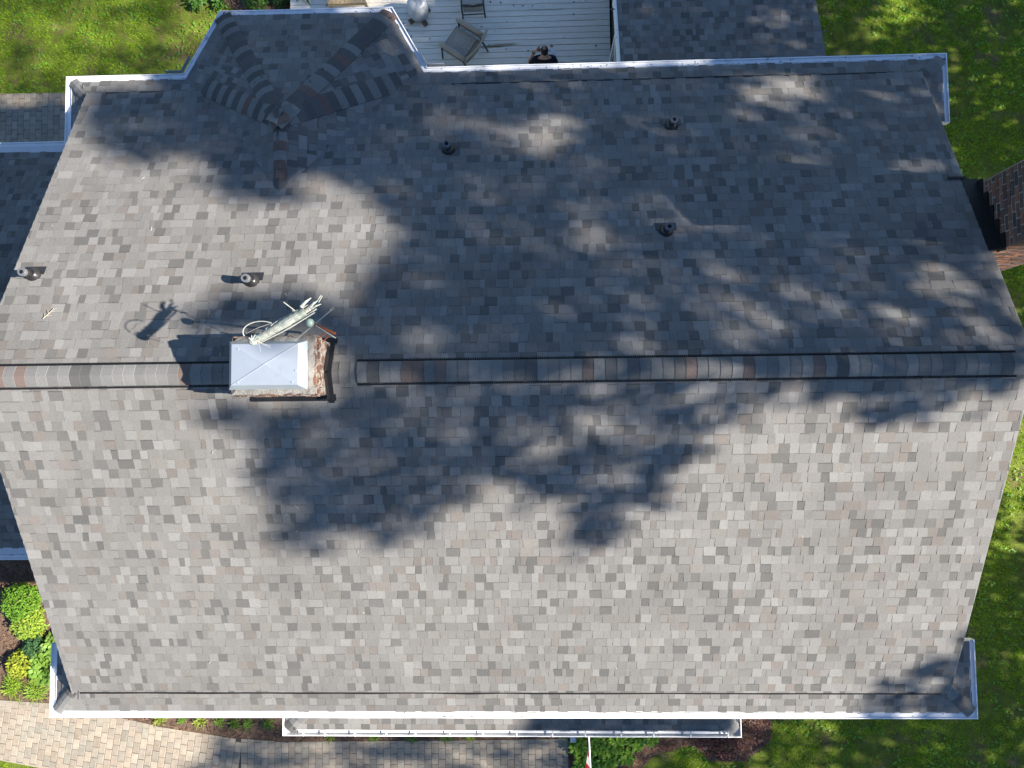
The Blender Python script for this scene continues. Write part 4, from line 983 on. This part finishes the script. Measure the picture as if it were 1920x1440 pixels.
# lawn blades
def lawn(regions, avoid, dens):
    V, F, C = [], [], []; base = 0
    for (x0, x1, y0, y1) in regions:
        n = int((x1-x0)*(y1-y0)*dens); X = rng.uniform(x0, x1, n); Yy = rng.uniform(y0, y1, n)
        for x, y_ in zip(X, Yy):
            if any(inpoly(x, y_, P) for P in avoid): continue
            nz = mnoise.noise(Vector((x*.9, y_*.9, 0))); nz2 = mnoise.noise(Vector((x*3.1, y_*3.1, 5)))
            thin = nz+.5*nz2
            if thin < -.20 and random.random() < .75: continue
            for b in range(4):
                a = random.uniform(0, 6.283); e = random.uniform(.2, 1.2); L = random.uniform(.035, .075)*(1+.3*nz2); wd = random.uniform(.004, .008)
                bx, by = x+random.gauss(0,.02), y_+random.gauss(0,.02); dx, dy, dz_ = math.cos(a)*math.cos(e)*L, math.sin(a)*math.cos(e)*L, math.sin(e)*L
                V += [(bx-math.sin(a)*wd, by+math.cos(a)*wd, GZ), (bx+math.sin(a)*wd, by-math.cos(a)*wd, GZ), (bx+dx, by+dy, GZ+dz_)]
                F.append((base, base+1, base+2)); base += 3
                k_ = random.uniform(.65, 1.35)*(1+.35*nz); worn = math.exp(-(((x+7.75)/.75)**2+((y_-8.75)/.75)**2)); dry = 1.0 if (thin > -.22 and random.random() > .08+.85*worn) else 0
                C.append((.26*k_, .42*k_, .024*k_) if dry else (.28*k_, .22*k_, .09*k_))
    m = MB(); m.v, m.f, m.c = V, F, C
    tag(m.build('grass', 'grass'), 'short mown grass blades of the lawn', kind='stuff')
lawn([(7.0,12.8,-9.2,10.3),(3.4,7.0,-9.2,-6.9),(-13.4,-5.2,7.4,10.6),(6.1,7.0,7.0,10.3),(-13.4,-9.6,-9.3,-8.1)], [RIGHT_BED, BACK_BED, PATH, PATIO], 330)
# clover and small weeds give the lawn its coarse mottling
wd_ = MB()
for _ in range(5200):
    r = random.random()
    x, y_ = (random.uniform(7.0,12.6), random.uniform(-9,10.2)) if r < .72 else ((random.uniform(-13.2,-5.3), random.uniform(7.5,10.4)) if r < .93 else (random.uniform(3.6,7), random.uniform(-9,-7)))
    if any(inpoly(x, y_, P) for P in (RIGHT_BED, BACK_BED, PATH, PATIO)) or mnoise.noise(Vector((x*1.4, y_*1.4, 9))) < -.05: continue
    for b in range(4):
        a = random.uniform(0,6.28); leaf_strip(wd_, (x,y_,GZ+.03), (math.cos(a),math.sin(a),.35), random.uniform(.03,.06), random.uniform(.009,.016), .5, jitter((.14,.30,.03), .4), 2)
tag(wd_.build('lawn_weeds', 'plant'), 'broad leaved weeds and clover in the lawn', kind='stuff')
# twig and pale flecks on the shingles
tw = MB(); b = Vector((-6.06,.80,-T*.80+.025)); rt = lambda x, y: Vector((b.x+x, b.y+y, -T*(b.y+y)+.028))
tw.tube([rt(0,0), rt(.06,.08), rt(.10,.15)], [.006,.005,.003], 6)
for s, t in (((.03,.04),(.10,.05)),((.05,.07),(.02,.13)),((.07,.10),(.13,.10)),((.09,.13),(.14,.15)),((.02,.02),(-.01,.08))): tw.tube([rt(*s), rt(*t)], [.005,.0025], 5)
tag(tw.build('twig', 'fleck', origin=tuple(b)), 'pale forked twig lying on the sunlit left slope', 'twig')
fk = MB()
for _ in range(55):
    x, y_ = random.uniform(XL+.2, XR-.2), random.uniform(-4.6, 4.6); s = random.uniform(.003, .008); a = random.uniform(0, 3.1); e = random.choice((1,1,2.5,4)); ca, sa = math.cos(a), math.sin(a)
    z = lambda yy: -T*abs(yy)+.022
    fk.add([(x+s*e*ca-s*sa, y_+s*e*sa+s*ca, z(y_)+.002), (x-s*e*ca-s*sa, y_-s*e*sa+s*ca, z(y_)), (x-s*e*ca+s*sa, y_-s*e*sa-s*ca, z(y_)+.002), (x+s*e*ca+s*sa, y_+s*e*sa-s*ca, z(y_))], [(0,1,2,3)])
tag(fk.build('roof_flecks', 'fleck'), 'tiny pale petals and bits scattered on the roof', kind='stuff')

# ------------------------------------------------------------------ trees to the east whose crowns shade the roof and lawn
BAYP = [(-5.35,5.0),(-4.75,6.4),(-1.65,6.4),(-1.05,5.0)]
def shade_val(x, y, polys, holes, base=1.0):
    s = 0.0
    if polys is None or any(inpoly(x, y, P) for P in polys): s = base
    if s <= 0: return 0.0
    lit = 0.0
    for cx, cy, rx, ry, v in holes:
        d2 = ((x-cx)/rx)**2+((y-cy)/ry)**2
        if d2 < 1.6: lit = max(lit, v*min(1.0, 1.25*math.exp(-.9*d2*d2)))
    return s*(1-lit)
LEAF = []     # world position of every leaf
LA = .0088
def cast(x0, x1, y0, y1, zf, nrm, polys, holes, base=1.0, layers=4.2, xt=22.5, jig=0.11):
    nrm = Vector(nrm).normalized(); A_ = (x1-x0)*(y1-y0)/nrm.z; perp = A_*max(.05, nrm.dot(SUN)); n = int(perp*layers/LA)
    for _ in range(n):
        x, y = random.uniform(x0, x1), random.uniform(y0, y1)
        jx, jy = x+random.gauss(0, jig), y+random.gauss(0, jig)
        s = shade_val(jx, jy, polys, holes, base)
        if s <= 0: continue
        Ld = -math.log(max(1-s*.965, .03))/3.5
        if random.random() > Ld: continue
        tx = xt+random.gauss(0, 1.3)+1.2*math.sin(y*.7)
        d = (tx-x)/SUN.x; LEAF.append(Vector((x, y, zf(x, y)))+SUN*d)
cast(XL, 8.2, 0, 5.2, lambda x, y: -T*y, (0,T,1), SHADE+[BAYP], HOLES)
cast(XL, 8.0, -5.45, 0, lambda x, y: T*y, (0,-T,1), SHADE, HOLES, .925)
cast(-5.35, -1.05, 5.2, 6.4, lambda x, y: -2.2, (0,.3,1), [BAYP], [(-3.2,6.33,1.7,.12,.6)])
BAYU = [(-5.0,5.0),(-4.6,6.25),(-1.75,6.25),(-1.15,5.0),(-2.8,3.3),(-3.4,3.3)]
cast(-3.6, -2.8, 2.6, 3.6, lambda x, y: -1.2, (0,0,1), None, [])
cast(-5.1, -1.1, 3.2, 6.3, lambda x, y: -1.75, (0,.3,1), [BAYU], [(-3.2,6.33,1.7,.10,.5)])
cast(1.0, 6.3, 5.2, 9.0, lambda x, y: zz(y), (0,st_,1), None, SRHOLES)
cast(6.3, 13, 3.5, 10.5, lambda x, y: GZ, (0,0,1), None, GHOLES, .985, jig=.08)
cast(7.3, 13, -9.5, 3.5, lambda x, y: GZ, (0,0,1), None, GHOLES, .985, jig=.08)
cast(-5.3, 1.0, 6.4, 10.2, lambda x, y: DZ, (0,0,1), None, GHOLES, .80)
cast(-13.2, -5.3, 7.4, 10.4, lambda x, y: GZ, (0,0,1), None, GHOLES, .70, jig=.15)
cast(.55, 4.3, -6.35, -5.2, lambda x, y: -4.0, (0,-.3,1), None, [])
FSH = [(-7.9,-8.9),(-7.3,-8.2),(-6.9,-7.5),(-6.0,-7.3),(7.3,-7.3),(7.3,-9.5),(-8.3,-9.5)]
cast(-8.5, 7.3, -9.5, -6.6, lambda x, y: GZ, (0,0,1), [FSH], GHOLES, .80)
TY = [-11.0, -6.5, 0.3, 4.6, 8.6]
TX = [22.8, 23.6, 22.9, 23.5, 22.6]
TTOP = [4.5, 4.0, 14.0, 13.0, 12.0]
TL = ['leafy tree farthest toward the front, right of the house', 'second leafy tree from the front, right of the house', 'leafy tree opposite the right gable', 'leafy tree behind the tall brick chimney', 'leafy tree farthest toward the back, right of the house']
groups = [[] for _ in TY]
for L in LEAF:
    ys = [abs(L.y-ty+.5*math.sin(L.z*.8+i)) for i, ty in enumerate(TY)]; groups[int(np.argmin(ys))].append(L)
for gi, pts in enumerate(groups):
    if not pts: continue
    tx, ty = TX[gi], TY[gi]; t = empty('shade_tree', (tx, ty, GZ)); tag(t, TL[gi], 'tree', 'trees standing east of the house')
    n = len(pts); P = np.array([tuple(p) for p in pts]); 
    d1 = rng.normal(size=(n,3)); d1 /= np.linalg.norm(d1, axis=1)[:,None]; d2 = np.cross(d1, rng.normal(size=(n,3))); d2 /= np.linalg.norm(d2, axis=1)[:,None]
    s = rng.uniform(.75, 1.25, size=(n,1)); a = d1*.115*s; b_ = d2*.075*s
    V = np.stack([P-a, P+b_, P+a, P-b_], 1).reshape(-1, 3); m = MB(); m.v = [tuple(v) for v in V]; m.f = [(4*i, 4*i+1, 4*i+2, 4*i+3) for i in range(n)]; m.c = [None]*n
    m.build('crown', 'leaf', t)
    m = MB(); zmin, zmax = np.percentile(P[:,2], 3), np.percentile(P[:,2], 97); zc = min(TTOP[gi], zmin+(zmax-zmin)*.8)
    tp = [Vector((tx+.25*math.sin(i*1.3), ty+.25*math.cos(i*1.7), GZ+(zc-GZ)*i/6)) for i in range(7)]; m.tube(tp, [.34,.28,.24,.19,.14,.08,.03], 10)
    m.build('trunk', 'bark', t, smooth=True)
    m = MB(); Q_ = P if TTOP[gi] > 8 else P[P[:,2] < 5.5]; C_ = Q_[rng.choice(len(Q_), min(len(Q_), 24), replace=False)] if len(Q_) else Q_
    for c in C_:
        z0 = max(GZ+3, min(c[2]-1.0-random.random(), zc)); k_ = (z0-GZ)/(zc-GZ)*6; i = min(5, int(max(0, k_))); st0 = tp[i].lerp(tp[i+1], max(0, min(1, k_-i)))
        c = Vector(c); mid = st0.lerp(c, .5)+Vector((0,0,.25)); m.tube([st0, mid, c], [.020,.012,.005], 6)
    m.build('limb', 'bark', t)
